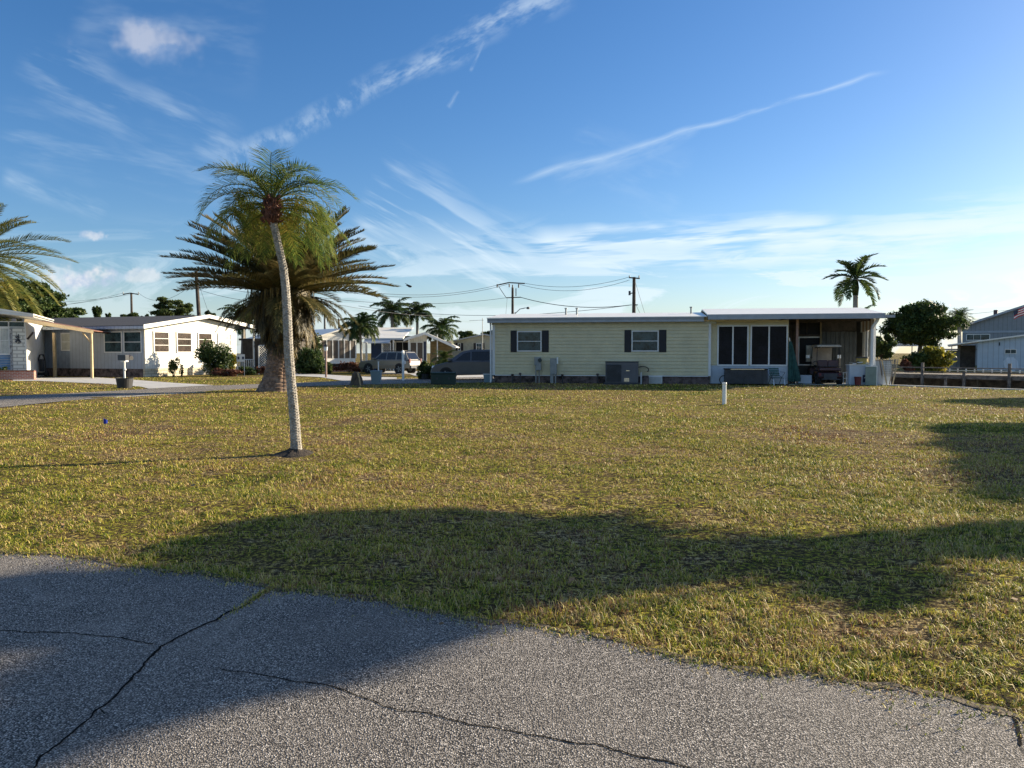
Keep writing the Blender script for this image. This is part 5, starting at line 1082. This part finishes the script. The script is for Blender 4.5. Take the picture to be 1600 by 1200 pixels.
for a, b, c_, d_ in ((712, 715.5, 720, 724), (740, 744, 753, 757)):
    window(dh, du(b)+.06, du(c_)-.06, dz(715, 547.5), dz(715, 537), -.09, (.5,), .06, (.5,) if a > 730 else ())
    for e0, e1 in ((a, b-.2), (c_+.2, d_)): MB().box(du(e0), du(e1), -.06, -.03, dz(715, 548), dz(715, 536)).build('shutter', W['shutter'], dh)
o = thing('antenna', 'thin television antenna mast beside the beige house gable', 'antenna', GX(754, 70)); mb = MB(); mb.cyl((0, 0, 0), (0, 0, PX(754, 497, 70).z), .03, 6).build('mast', W['grey'], o); MB().bar((-1.2, 0, 4.45), (.1, 0, 4.5), .03).bar((-.4, -.5, 4.47), (-.4, .5, 4.47), .02).bar((-.8, -.4, 4.47), (-.8, .4, 4.47), .02).build('aerial', W['grey'], o)
# ------------------------------------------------------------------ cars
def car(label, cat, name, base, rz, L, body, roofp, Wd, paintm, wheels, wr, windows, glasspoly, lower=None, rack=False, tl=None, hl=None):
    """body, roofp: side profiles (x forward, z up); greenhouse leans inwards"""
    o = thing(name, label, cat, base, rz); w = Wd/2
    m = MB(); m.prism(body, -w, w, 1); b = m.build('body', W[paintm], o, bevel=.05)
    z0 = min(p[1] for p in roofp); z1 = max(p[1] for p in roofp); hw = lambda z: w-.03-(z-z0)/(z1-z0)*.20
    n = len(roofp); vs = [(x, -hw(z), z) for x, z in roofp]+[(x, hw(z), z) for x, z in roofp]
    m = MB().add(vs, [tuple(range(n)), tuple(range(2*n-1, n-1, -1))]+[(i, i+n, (i+1) % n+n, (i+1) % n) for i in range(n)]); m.build('cabin', W[paintm], o, bevel=.03)
    for poly in windows:
        for s in (-1, 1):
            k = len(poly); vs = [(x, s*(hw(z)+.006), z) for x, z in poly]+[(x, s*(hw(z)-.02), z) for x, z in poly]
            MB().add(vs, [tuple(range(k)), tuple(range(2*k-1, k-1, -1))]+[(i, i+k, (i+1) % k+k, (i+1) % k) for i in range(k)]).build('side_window', W['cglass'], o)
    for nm, (x0, za_), (x1, zb_) in glasspoly:
        dx = .012 if nm == 'windscreen' else -.012; vs = [(x0+dx, -hw(za_)+.10, za_), (x0+dx, hw(za_)-.10, za_), (x1+dx, hw(zb_)-.08, zb_), (x1+dx, -hw(zb_)+.08, zb_)]; vs += [(a-2*dx, b_, c) for a, b_, c in vs]
        MB().add(vs, [(0, 1, 2, 3), (7, 6, 5, 4), (0, 4, 5, 1), (1, 5, 6, 2), (2, 6, 7, 3), (3, 7, 4, 0)]).build(nm, W['cglass'], o)
    for x in wheels:
        for s in (-1, 1):
            m = MB(); m.tube([(x, s*(w-.10), wr), (x, s*(w+.004), wr)], wr*1.18, 24); m.build('wheel_arch', W['black'], o)
            wheel(o, x, s*(w-.09), wr, .22, ax=1, rim='grey')
    if lower: MB().box(lower[0], lower[1], -w-.015, w+.015, lower[2], lower[3]).build('cladding', W[lower[4]], o, bevel=.02)
    for s in (-1, 1):
        MB().box(roofp[0][0]-.25, roofp[0][0]-.05, s*(w+.10)-.09, s*(w+.10)+.09, z0+.02, z0+.17).build('mirror', W[paintm], o, bevel=.03)
        if hl: MB().box(hl[0]-.12, hl[0]+.02, s*(w-.25)-.17, s*(w-.25)+.24, hl[1]-.08, hl[1]+.08).build('headlight', W['mirror'], o, bevel=.03)
        if tl: MB().box(tl[0]-.02, tl[0]+.08, s*(w-.1)-.07, s*(w-.1)+.11, tl[1]-.15, tl[1]+.15).build('tail_light', W['red'], o, bevel=.02)
        for xx in (.1, -.9): MB().box(xx, xx+.18, s*(w+.012)-.01, s*(w+.012)+.01, z0-.14, z0-.10).build('door_handle', W[paintm], o)
    return o
jb = GP(610, 583.2); jb.z = 0
jeep = car('taupe estate four wheel drive with tan lower cladding and roof rack parked on the drive', 'suv', 'suv', jb, R(180-24), 4.5,
    [(-2.2, .42), (-2.25, .62), (-2.2, .98), (-.9, 1.02), (.9, 1.02), (2.05, .92), (2.22, .78), (2.25, .5), (2.15, .38)], [(1.0, 1.0), (.35, 1.56), (-.2, 1.64), (-1.75, 1.62), (-2.12, 1.0)], 1.76, 'taupe', (1.38, -1.32), .36,
    [[(.80, 1.05), (.30, 1.50), (-.15, 1.54), (-.15, 1.05)], [(-.22, 1.05), (-.22, 1.54), (-.98, 1.54), (-.98, 1.05)], [(-1.08, 1.05), (-1.08, 1.54), (-1.62, 1.52), (-1.88, 1.05)]],
    [('windscreen', (.95, 1.05), (.42, 1.52)), ('rear_window', (-2.08, 1.08), (-1.80, 1.54))], (-1.0, 1.0, .36, .62, 'goldtrim'), True, (-2.22, .95), (2.18, .72))
MB().box(-1.6, .1, -.62, -.58, 1.68, 1.72).box(-1.6, .1, .58, .62, 1.68, 1.72).box(-1.2, -1.15, -.58, .58, 1.69, 1.72).box(-.3, -.25, -.58, .58, 1.69, 1.72).build('roof_rack', W['black'], jeep)
MB().box(-2.32, -2.2, -.8, .8, .42, .62).box(2.18, 2.32, -.8, .8, .38, .60).build('bumper', W['dgrey'], jeep)
vb = GX(744, 44.5)
van = car('silver grey minivan with dark glass, half hidden behind the yellow house corner', 'minivan', 'minivan', vb, R(180-3), 5.1,
    [(-2.5, .35), (-2.55, .9), (-2.5, 1.08), (.9, 1.10), (1.6, 1.02), (2.25, .86), (2.48, .66), (2.52, .36), (2.3, .25)], [(1.55, 1.05), (.72, 1.62), (.2, 1.74), (-1.9, 1.72), (-2.5, 1.05)], 1.98, 'silver', (1.62, -1.45), .34,
    [[(1.12, 1.12), (.62, 1.52), (.25, 1.60), (.25, 1.12)], [(.17, 1.12), (.17, 1.62), (-.85, 1.64), (-.85, 1.12)], [(-.93, 1.12), (-.93, 1.64), (-1.85, 1.62), (-2.25, 1.12)]],
    [('windscreen', (1.50, 1.08), (.80, 1.57)), ('rear_window', (-2.48, 1.12), (-1.98, 1.62))], None, False, (-2.52, 1.0), (2.42, .74))
# ------------------------------------------------------------------ kerbside things
o = thing('tree_stump', 'dark tapered tree stump at the street edge in front of the white houses', 'stump', GP(557, 602))
mb = MB(); vs = []; n = 20; pr = [(.36, -.05), (.29, .08), (.24, .30), (.19, .52), (.08, .64)]
for r_, z_ in pr:
    for k in range(n): a = 2*math.pi*k/n; rr = r_*(1+.35*noise.noise(Vector((math.cos(a)*2, math.sin(a)*2, z_*2)))+.08*math.cos(5*a)); vs.append((rr*math.cos(a), rr*math.sin(a), z_+.04*math.sin(a*2)))
mb.add(vs, [(i*n+k, i*n+(k+1) % n, (i+1)*n+(k+1) % n, (i+1)*n+k) for i in range(len(pr)-1) for k in range(n)]+[tuple(range(4*n, 5*n))]); mb.build('wood', W['barkd'], o)
MB().bar((.22, -.18, 0), (.10, -.12, .62), .10, .06).build('split_slab', W['pine'], o)
o = thing('trash_bin', 'blue grey lidded trash bin standing at the street edge', 'bin', GP(588, 600.5)); m = MB(); m.add([(s*w_, t_*d_, z_) for z_, w_, d_ in ((0, .20, .20), (.62, .25, .25)) for s, t_ in ((-1, -1), (1, -1), (1, 1), (-1, 1))], [(3, 2, 1, 0), (4, 5, 6, 7), (0, 1, 5, 4), (1, 2, 6, 5), (2, 3, 7, 6), (3, 0, 4, 7)]); m.build('body', W['binblue'], o, bevel=.02)
MB().box(-.27, .27, -.28, .27, .62, .68).build('lid', W['binblue'], o, bevel=.02)
o = thing('marker_post', 'thin white marker post just behind the blue grey bin', 'post', GP(591.5, 597)); MB().cyl((0, 0, 0), (0, 0, 1.05), .03, 8).build('shaft', W['pvc'], o); MB().cyl((0, 0, 1.05), (0, 0, 1.10), .045, 8).build('cap', W['white'], o)
o = thing('mailbox_post', 'white turned post with small newspaper box near the suv', 'post', GP(630, 594.5)); MB().box(-.06, .06, -.06, .06, 0, 1.55).build('post', W['pvc'], o); MB().lathe([(.10, 1.55), (.10, 1.60), (.04, 1.70)], 4).build('cap', W['pvc'], o); MB().box(-.02, .14, -.12, .12, .92, 1.10).build('paper_box', W['pvc'], o, bevel=.02); MB().box(-.035, .035, -.07, -.06, .1, .9).build('inset', W['trim'], o)
o = thing('planter_pot', 'dark round pot under the feathery driveway shrub', 'pot', GX(665, 45)); MB().lathe([(.32, -.02), (.36, .3), (.40, .34), (.35, .33), (.3, .25)], 18).build('bowl', W['terra'], o)
o = thing('cable_box', 'wide dark green utility box on the grass in front of the silver van', 'utility box', GP(693, 600.5)); MB().box(-.60, .60, -.3, .35, 0, .52).build('body', W['boxgreen'], o, bevel=.03); MB().box(-.62, .62, -.33, .37, .52, .60).build('lid', W['boxgreen'], o, bevel=.03)
for s in (-.3, .3): MB().box(s-.03, s+.03, -.34, -.325, .25, .36).build('latch', W['dgrey'], o)
o = thing('recycling_tub', 'pale blue tub on the ground behind the yellow house downspout', 'tub', GP(763, 597.5)); MB().add([(s*w_, t_*d_, z_) for z_, w_, d_ in ((0, .2, .16), (.42, .26, .2)) for s, t_ in ((-1, -1), (1, -1), (1, 1), (-1, 1))], [(3, 2, 1, 0), (4, 5, 6, 7), (0, 1, 5, 4), (1, 2, 6, 5), (2, 3, 7, 6), (3, 0, 4, 7)]).build('body', W['binblue'], o); MB().box(-.28, .28, -.22, .22, .42, .45).build('rim', W['trim'], o)
o = thing('pipe_marker', 'white capped plastic pipe standing in the lawn before the porch windows', 'pipe', GP(1131.5, 631)); MB().cyl((0, 0, -.05), (0, 0, .62), .062, 20).build('pipe', W['pvc'], o, smooth=False); MB().cyl((0, 0, .60), (0, 0, .66), .072, 20).build('cap', W['pvc'], o, bevel=.008)
o = thing('survey_flag', 'small blue survey flag on a wire in the left lawn', 'flag', GP(162, 672)); MB().cyl((0, 0, -.02), (0, 0, .24), .004, 5).build('wire_stem', W['chrome'], o)
mb = MB(); k = 5; vs = [(x*.021, .018*math.sin(x*1.6), z) for x in range(k) for z in (.12+.006*x, .24-.008*x)]; vs += [(a, b+.003, c) for a, b, c in vs]; mb.add(vs, [(2*i, 2*i+2, 2*i+3, 2*i+1) for i in range(k-1)]+[(2*i+1+2*k, 2*i+3+2*k, 2*i+2+2*k, 2*i+2*k) for i in range(k-1)]); mb.build('cloth', W['flagblue'], o)
# ------------------------------------------------------------------ right side: dock, houses, flag
def onc(nv, tv, z=0): p = CN*nv+CT*tv; return Vector((p.x, p.y, z))
dk = thing('dock', 'long weathered wooden dock with railings along the far canal bank', 'dock', onc(CC+CW-2, -10), math.atan2(CT.y, CT.x))
# local x along the bank towards the camera side, +y = towards the far bank (CN side is +y rotated)
sgn = 1 if Vector((-CT.y, CT.x)).dot(CN) > 0 else -1
xa, xb = -17, 14
m = MB(); i = xa
while i < xb: m.box(i, i+.13, -.8, 1.9, .20, .245); i += .145
m.build('deck', W['dockwood'], dk)
m = MB(); m.box(xa, xb, -.86, -.80, .0, .20).box(xa, xb, .5, .56, .0, .18); m.build('joist', W['dockwood'], dk)
for i in range(14): x = xa+i*(xb-xa)/13; MB().cyl((x, -.95*sgn if sgn > 0 else -.95, -1.9), (x, -.95, .95 if i % 2 == 0 else .45), .09, 9).build('piling', W['dockwood'], dk)
m = MB(); m.box(xa, xb, -1.0, -.88, .62, .68).box(xa, xb, -.97, -.92, .36, .42); m.build('rail', W['dockwood'], dk)
for i in range(5): x = xa+1+i*6.4; MB().cyl((x, .3, -1.9), (x, .3, .2), .08, 8).build('piling', W['dockwood'], dk)
o = thing('dock', 'low dark floating boat ramp below the long dock', 'boat ramp', onc(CC+CW-5.5, -14), math.atan2(CT.y, CT.x))
MB().box(-6, 9, -.6, .6, -.75, -.45).build('deck', W['dockwood'], o); [MB().cyl((x, -.65, -1.9), (x, -.65, .15), .08, 8).build('piling', W['dockwood'], o) for x in (-5.5, -1, 4, 8.5)]

rl = thing('railing', 'thin white pipe railing behind the dock before the light blue home', 'railing', GX(1472, 62)); e_ = GX(1625, 55)-GX(1472, 62)
mb = MB(); mb.bar((0, 0, .15), e_+Vector((0, 0, .15)), .05); mb.build('rail', W['white'], rl)
for i in range(12): p_ = e_*(i/11); MB().box(p_.x-.04, p_.x+.04, p_.y-.04, p_.y+.04, -.02, .28).build('post', W['white'], rl)
EO = GX(1527, 68); ef = Frame((EO.x, EO.y), R(-30)); eh = thing('mobile_home', 'light blue mobile home with white roof edge at the right edge of the photo', 'house', EO, ef.a); eu, ez = ef.u, ef.z
zl_, zr_ = ez(1527, 534.5), ez(1600, 525); sE = (zr_-zl_)/eu(1600); xk_ = eu(1690)
MB().prism([(0, 0), (2*xk_, 0), (2*xk_, zl_), (xk_, zl_+sE*xk_), (0, zl_)], 0, .15, 1).build('wall', W['bluewall'], eh)
mb = MB(); mb.prism([(-2.3, zl_-2.3*sE), (xk_, zl_+sE*xk_), (xk_, zl_+sE*xk_+.14), (-2.3, zl_-2.3*sE+.12)], -.35, 14, 1); mb.prism([(xk_, zl_+sE*xk_), (2*xk_+.5, zl_), (2*xk_+.5, zl_+.12), (xk_, zl_+sE*xk_+.14)], -.35, 14, 1); mb.build('roof', W['roofw'], eh)
window(eh, eu(1570.5), eu(1587), ez(1578, 552), ez(1578, 546.5), -.06, (), .06, (.5,), 'glass', 'white')
MB().box(eu(1560), eu(1562), -.05, 0, ez(1560, 540), ez(1560, 535)).build('light', W['dgrey'], eh); MB().box(-2.0, -1.93, -.2, -.13, 0, 2.2).build('post', W['grey'], eh)
MB().box(-1.3, -.1, 1.5, 1.6, 0, 2.2).build('porch_back', W['brown'], eh)
o = thing('patio_table', 'white octagonal table tipped on its edge against the light blue home', 'table', GX(1580, 61)); r_ = 10*61/1200*1.18
mb = MB(); pts = [(r_*math.cos(math.pi/8+k*math.pi/4), r_*math.sin(math.pi/8+k*math.pi/4)) for k in range(8)]; mb.prism(pts, -.03, .03, 1); t_ = mb.build('table_top', W['bluewall'], o, loc=(0, 0, r_+.02)); t_.rotation_euler = (R(-8), 0, 0)
MB().bar((-.25, .1, .05), (.25, .1, .05), .06).bar((-.2, .1, 0), (.2, .6, r_), .05).build('leg', W['white'], o)
o = thing('shed', 'low grey blue shed between the croton bush and the light blue home', 'shed', GX(1478, 72), R(-30)); MB().box(0, 1.9, 0, 3, 0, 1.75).box(2.0, 2.3, 0, 3, 0, 1.7).build('wall', W['greywall'], o); MB().box(-.4, 3.3, -.3, 3.3, 1.78, 1.90).build('roof', W['gutter'], o)
FO = GX(1503, 92); ff = Frame((FO.x, FO.y), R(-31)); fh = thing('metal_building', 'tall grey metal building with sloping roof behind the light blue home', 'building', FO, ff.a); fu, fz = ff.u, ff.z
xk = fu(1640); mb = MB(); mb.prism([(0, 0), (2*xk, 0), (2*xk, fz(1503, 511)), (xk, fz(1640, 466)), (0, fz(1503, 511))], 0, .2, 1); mb.build('wall', W['greywall'], fh)
mb = MB(); mb.prism([(-.4, fz(1503, 511)-.15), (xk, fz(1640, 466)), (xk, fz(1640, 466)+.25), (-.4, fz(1503, 511)+.1)], -.5, 20, 1); mb.prism([(xk, fz(1640, 466)), (2*xk+.4, fz(1503, 511)-.15), (2*xk+.4, fz(1503, 511)+.1), (xk, fz(1640, 466)+.25)], -.5, 20, 1); mb.build('roof', W['gutter'], fh)
MB().box(0, 2*xk, -.06, 0, fz(1550, 520), fz(1550, 517)).build('belt_trim', W['gutter'], fh); window(fh, fu(1510), fu(1545), fz(1530, 531), fz(1530, 523), -.08, (), .08, (.3, .62), 'glass', 'white')
MB().cyl((fu(1554), .5, fz(1554, 495)), (fu(1554), .5, fz(1554, 484)), .22, 8).build('vent_stack', W['burg'], fh)
fl = thing('flag_pole', 'flagpole just off the right edge holding a limp striped flag', 'flagpole', GX(1606, 58)); zt_ = PX(1606, 474, 58).z; MB().cyl((0, 0, 0), (0, 0, zt_), .05, 10).build('pole', W['chrome'], fl); MB().lathe([(.0, zt_), (.09, zt_+.08), (.0, zt_+.16)], 10).build('finial', W['chrome'], fl)
fg = thing('flag', 'red, white and blue striped flag drooping leftwards at the right edge', 'flag', (fl.location.x, fl.location.y, zt_-.15), 0)
def cloth(r0, r1, mat, nm, c0=0, c1=10):
    m = MB(); vs = []
    for i in range(c0, c1+1):
        for v_ in (r0, r1): s_ = i/10; vs.append((-1.15*s_, .07*math.sin(s_*9+v_*2), -.62*v_-.45*s_**1.3))
    n = c1-c0+1; vs += [(a, b+.006, c) for a, b, c in vs]; m.add(vs, [(2*i, 2*i+2, 2*i+3, 2*i+1) for i in range(n-1)]+[(2*i+1+2*n, 2*i+3+2*n, 2*i+2+2*n, 2*i+2*n) for i in range(n-1)]); m.build(nm, mat, fg)
for k in range(7): cloth(k/7, (k+1)/7, W['flagred'] if k % 2 == 0 else W['pvc'], 'stripe', 0 if k > 3 else 0, 10 if k > 3 else 7)
cloth(0, 4/7, W['navy'], 'canton', 7, 10)
o = thing('patio_canopy', 'white patio canopy glimpsed between the green tree and the mango tree', 'canopy', GX(1408, 66)); MB().add([(-1.6, -1.2, 2.1), (1.6, -1.2, 2.1), (1.6, 1.2, 2.1), (-1.6, 1.2, 2.1), (0, 0, 2.9)], [(0, 1, 4), (1, 2, 4), (2, 3, 4), (3, 0, 4), (3, 2, 1, 0)]).build('roof', W['white'], o); [MB().box(x-.03, x+.03, y-.03, y+.03, 0, 2.12).build('post', W['white'], o) for x in (-1.5, 1.5) for y in (-1.1, 1.1)]
# ------------------------------------------------------------------ poles and wires
def pole(label, px, Y, pyt, lean=0, r=.14, arms=(), extra=None, group='utility poles'):
    b = GX(px, Y); zt = PX(px, pyt, Y).z; o = thing('utility_pole', label, 'utility pole', b, 0, group)
    MB().tube([(0, 0, -.2), (lean*.5, 0, zt/2), (lean, 0, zt)], [r*1.2, r, r*.8], 9).build('shaft', W['pole'], o)
    for (x0, z0, x1, z1, w_) in arms: MB().bar((x0+lean, -.1, zt+z0), (x1+lean, -.1, zt+z1), w_).build('crossarm', W['pole'], o)
    return o, zt, b
k = 100/F; P1, z1, b1 = pole('leftmost small crossarm pole beyond the dark roof', 207, 100, 458, 0, .16, [(-1.0, -.15, 0, .0, .12), (0, 0, 1.0, -.2, .12)])
for x in (-1.0, 1.0): MB().cyl((x, -.1, z1-.2), (x, -.1, z1+.15), .06, 6).build('insulator', W['grey'], P1)
P2, z2, b2 = pole('dark leaning pole rising behind the white gable peak', 316, 66, 424, -.42, .17)
MB().cyl((-.62, -.2, z2-.55), (-.62, -.2, z2-.1), .13, 10).build('transformer', W['dgrey'], P2); MB().bar((-.6, -.1, z2-.25), (-.2, -.1, z2-.25), .06).build('bracket', W['pole'], P2)
P3, z3, b3 = pole('tall pole mostly hidden behind the date palm skirt', 486, 60, 455, -.2, .16)
P4, z4, b4 = pole('pole with wide bent crossarm and hanging cutouts behind the yellow roof', 801, 70, 449, 0, .13, [(-1.45, .18, -.35, .42, .10), (-.35, .42, 1.1, .34, .10), (-.6, -.95, .75, -.90, .08), (-1.25, .05, -.62, -.9, .05), (.3, -.8, .3, -.1, .08)])
for x, z_ in ((-.3, .30), (.0, .22), (.55, .26), (-1.4, .28)): MB().cyl((x, -.1, z4+z_-.3), (x, -.1, z4+z_), .06, 6).build('insulator', W['dgrey'], P4)
P5, z5, b5 = pole('tallest pole with short top arm behind the middle of the yellow roof', 990, 64, 433, 0, .16, [(-.4, -.05, .45, -.12, .10), (-.35, -1.35, .1, -1.3, .08), (-.1, -2.3, .3, -2.3, .08)])
for x in (-.4, .4): MB().cyl((x, -.1, z5-.1), (x, -.1, z5+.12), .05, 6).build('insulator', W['grey'], P5)
MB().cyl((-.38, -.1, z5-1.5), (-.38, -.1, z5-1.15), .09, 8).build('cutout', W['dgrey'], P5)
sl2 = thing('street_lamp', 'curved arm street lamp reaching right behind the yellow roof', 'street lamp', GX(805, 66)); zl = PX(812, 488, 66).z; MB().cyl((0, 0, 0), (0, 0, zl), .06, 8).build('pole', W['grey'], sl2); MB().tube([(0, 0, zl-.1), (.4, 0, zl+.28), (.9, 0, zl+.38)], .035, 6).build('arm', W['grey'], sl2); MB().lathe([(.05, 0), (.16, .05), (.14, .16), (.04, .2)], 12, (1.1, 0, zl+.27)).build('lamp_head', W['dgrey'], sl2)
def wire(a, b, sag, r=.016, lb=None):
    a, b = Vector(a), Vector(b); pts = [a.lerp(b, t/16)-Vector((0, 0, 4*sag*(t/16)*(1-t/16))) for t in range(17)]; o = MB().tube([p-a for p in pts], r, 5, False).build('power_line', W['wire'], loc=a); tag(o, lb, 'power line', 'overhead power lines'); return o
T4 = lambda dx, dz: b4+Vector((dx, -.1, z4+dz)); T5 = lambda dx, dz: b5+Vector((dx, -.1, z5+dz))
wire(T4(1.1, .36), T5(-.4, 0), .55, lb='upper wire between the bent crossarm pole and the tallest pole')
wire(T4(.5, .30), T5(-.4, -.25), .75, lb='lower of the paired wires between bent crossarm pole and tallest pole')
wire(T4(.7, -.9), T5(-.2, -2.3), .5, .03, 'thick low cable climbing to the tallest pole above the yellow roof')
wire(T5(-.2, -2.3), PX(560, 478, 75), .9, .02, 'long cable running left from the tallest pole toward the queen palms')
wire(T4(-1.45, .18), PX(480, 438, 60), 1.0, lb='upper wire running left from the bent crossarm pole to the date palm')
wire(T4(-.35, .30), PX(480, 444, 60), 1.1, lb='second wire running left from the bent crossarm pole to the date palm')
wire(T4(-.6, -.95), PX(480, 462, 62), .6, lb='low wire running left from the bent crossarm pole past the palm skirt')
wire(b3+Vector((0, 0, z3-.6)), PX(690, 494, 80), .3, lb='wire sloping from the hidden pole behind the skirt down to the queen palms')
for dx, py_, sg in ((-1.0, 482, .8), (0, 476, .9), (1.0, 470, .7)): wire(b1+Vector((dx, -.1, z1)), PX(-60, py_, 90), sg, lb=('lowest wire running left off the small crossarm pole', 'middle wire running left off the small crossarm pole', 'topmost wire running left off the small crossarm pole')[int(dx)+1])
wire(b1+Vector((1, -.1, z1)), b2+Vector((-.42, 0, z2-.8)), 1.3, lb='wire from the small crossarm pole across to the leaning pole')
wire(b2+Vector((-.4, 0, z2-.7)), b3+Vector((-.2, 0, z3)), .6, lb='upper wire from the leaning pole into the date palm crown')
wire(b2+Vector((-.4, 0, z2-1.5)), b3+Vector((-.2, 0, z3-.8)), .5, lb='lower wire from the leaning pole into the date palm crown')
wire(b2+Vector((-.4, 0, z2-.5)), GX(348, 60)+Vector((0, 0, 1.5)), .02, .012, 'steep guy wire falling right of the leaning pole')
wire(T5(.05, -.3), GX(1018, 66)+Vector((0, 0, 3)), .02, .014, 'steep guy wire right of the tallest pole')
wire(T5(.1, -2.2), GX(1016, 66)+Vector((0, 0, 3.2)), .03, .014, 'short lower guy wire right of the tallest pole')
wire(T4(-.5, -1.0), GX(789, 70)+Vector((0, 0, 4)), .01, .012, 'faint guy wire left of the bent crossarm pole')
wire(PX(1380, 497, 80), PX(1700, 465, 85), .5, lb='faint upper wire over the grey metal building')
wire(PX(1380, 503, 80), PX(1700, 478, 85), .5, lb='faint lower wire over the grey metal building')
# bird
bd = thing('bird', 'small dark bird gliding above the wires right of the date palm', 'bird', PX(639, 447, 50)); mb = MB(); mb.tube([(-.2, 0, .05), (-.08, 0, .03), (0, 0, 0), (.10, 0, -.03), (.16, 0, -.02), (.20, 0, -.01)], [.01, .05, .08, .07, .045, .01], 9); mb.build('body', W['black'], bd, smooth=True)
MB().add([(-.05, 0, .05), (.08, 0, .04), (-.25, .35, .16), (-.05, 0, .03), (.08, 0, .02), (-.25, .35, .15), (-.25, -.3, .18), (-.25, -.3, .17)], [(0, 1, 2), (5, 4, 3), (0, 6, 1), (3, 4, 7)]).build('wing', W['black'], bd)
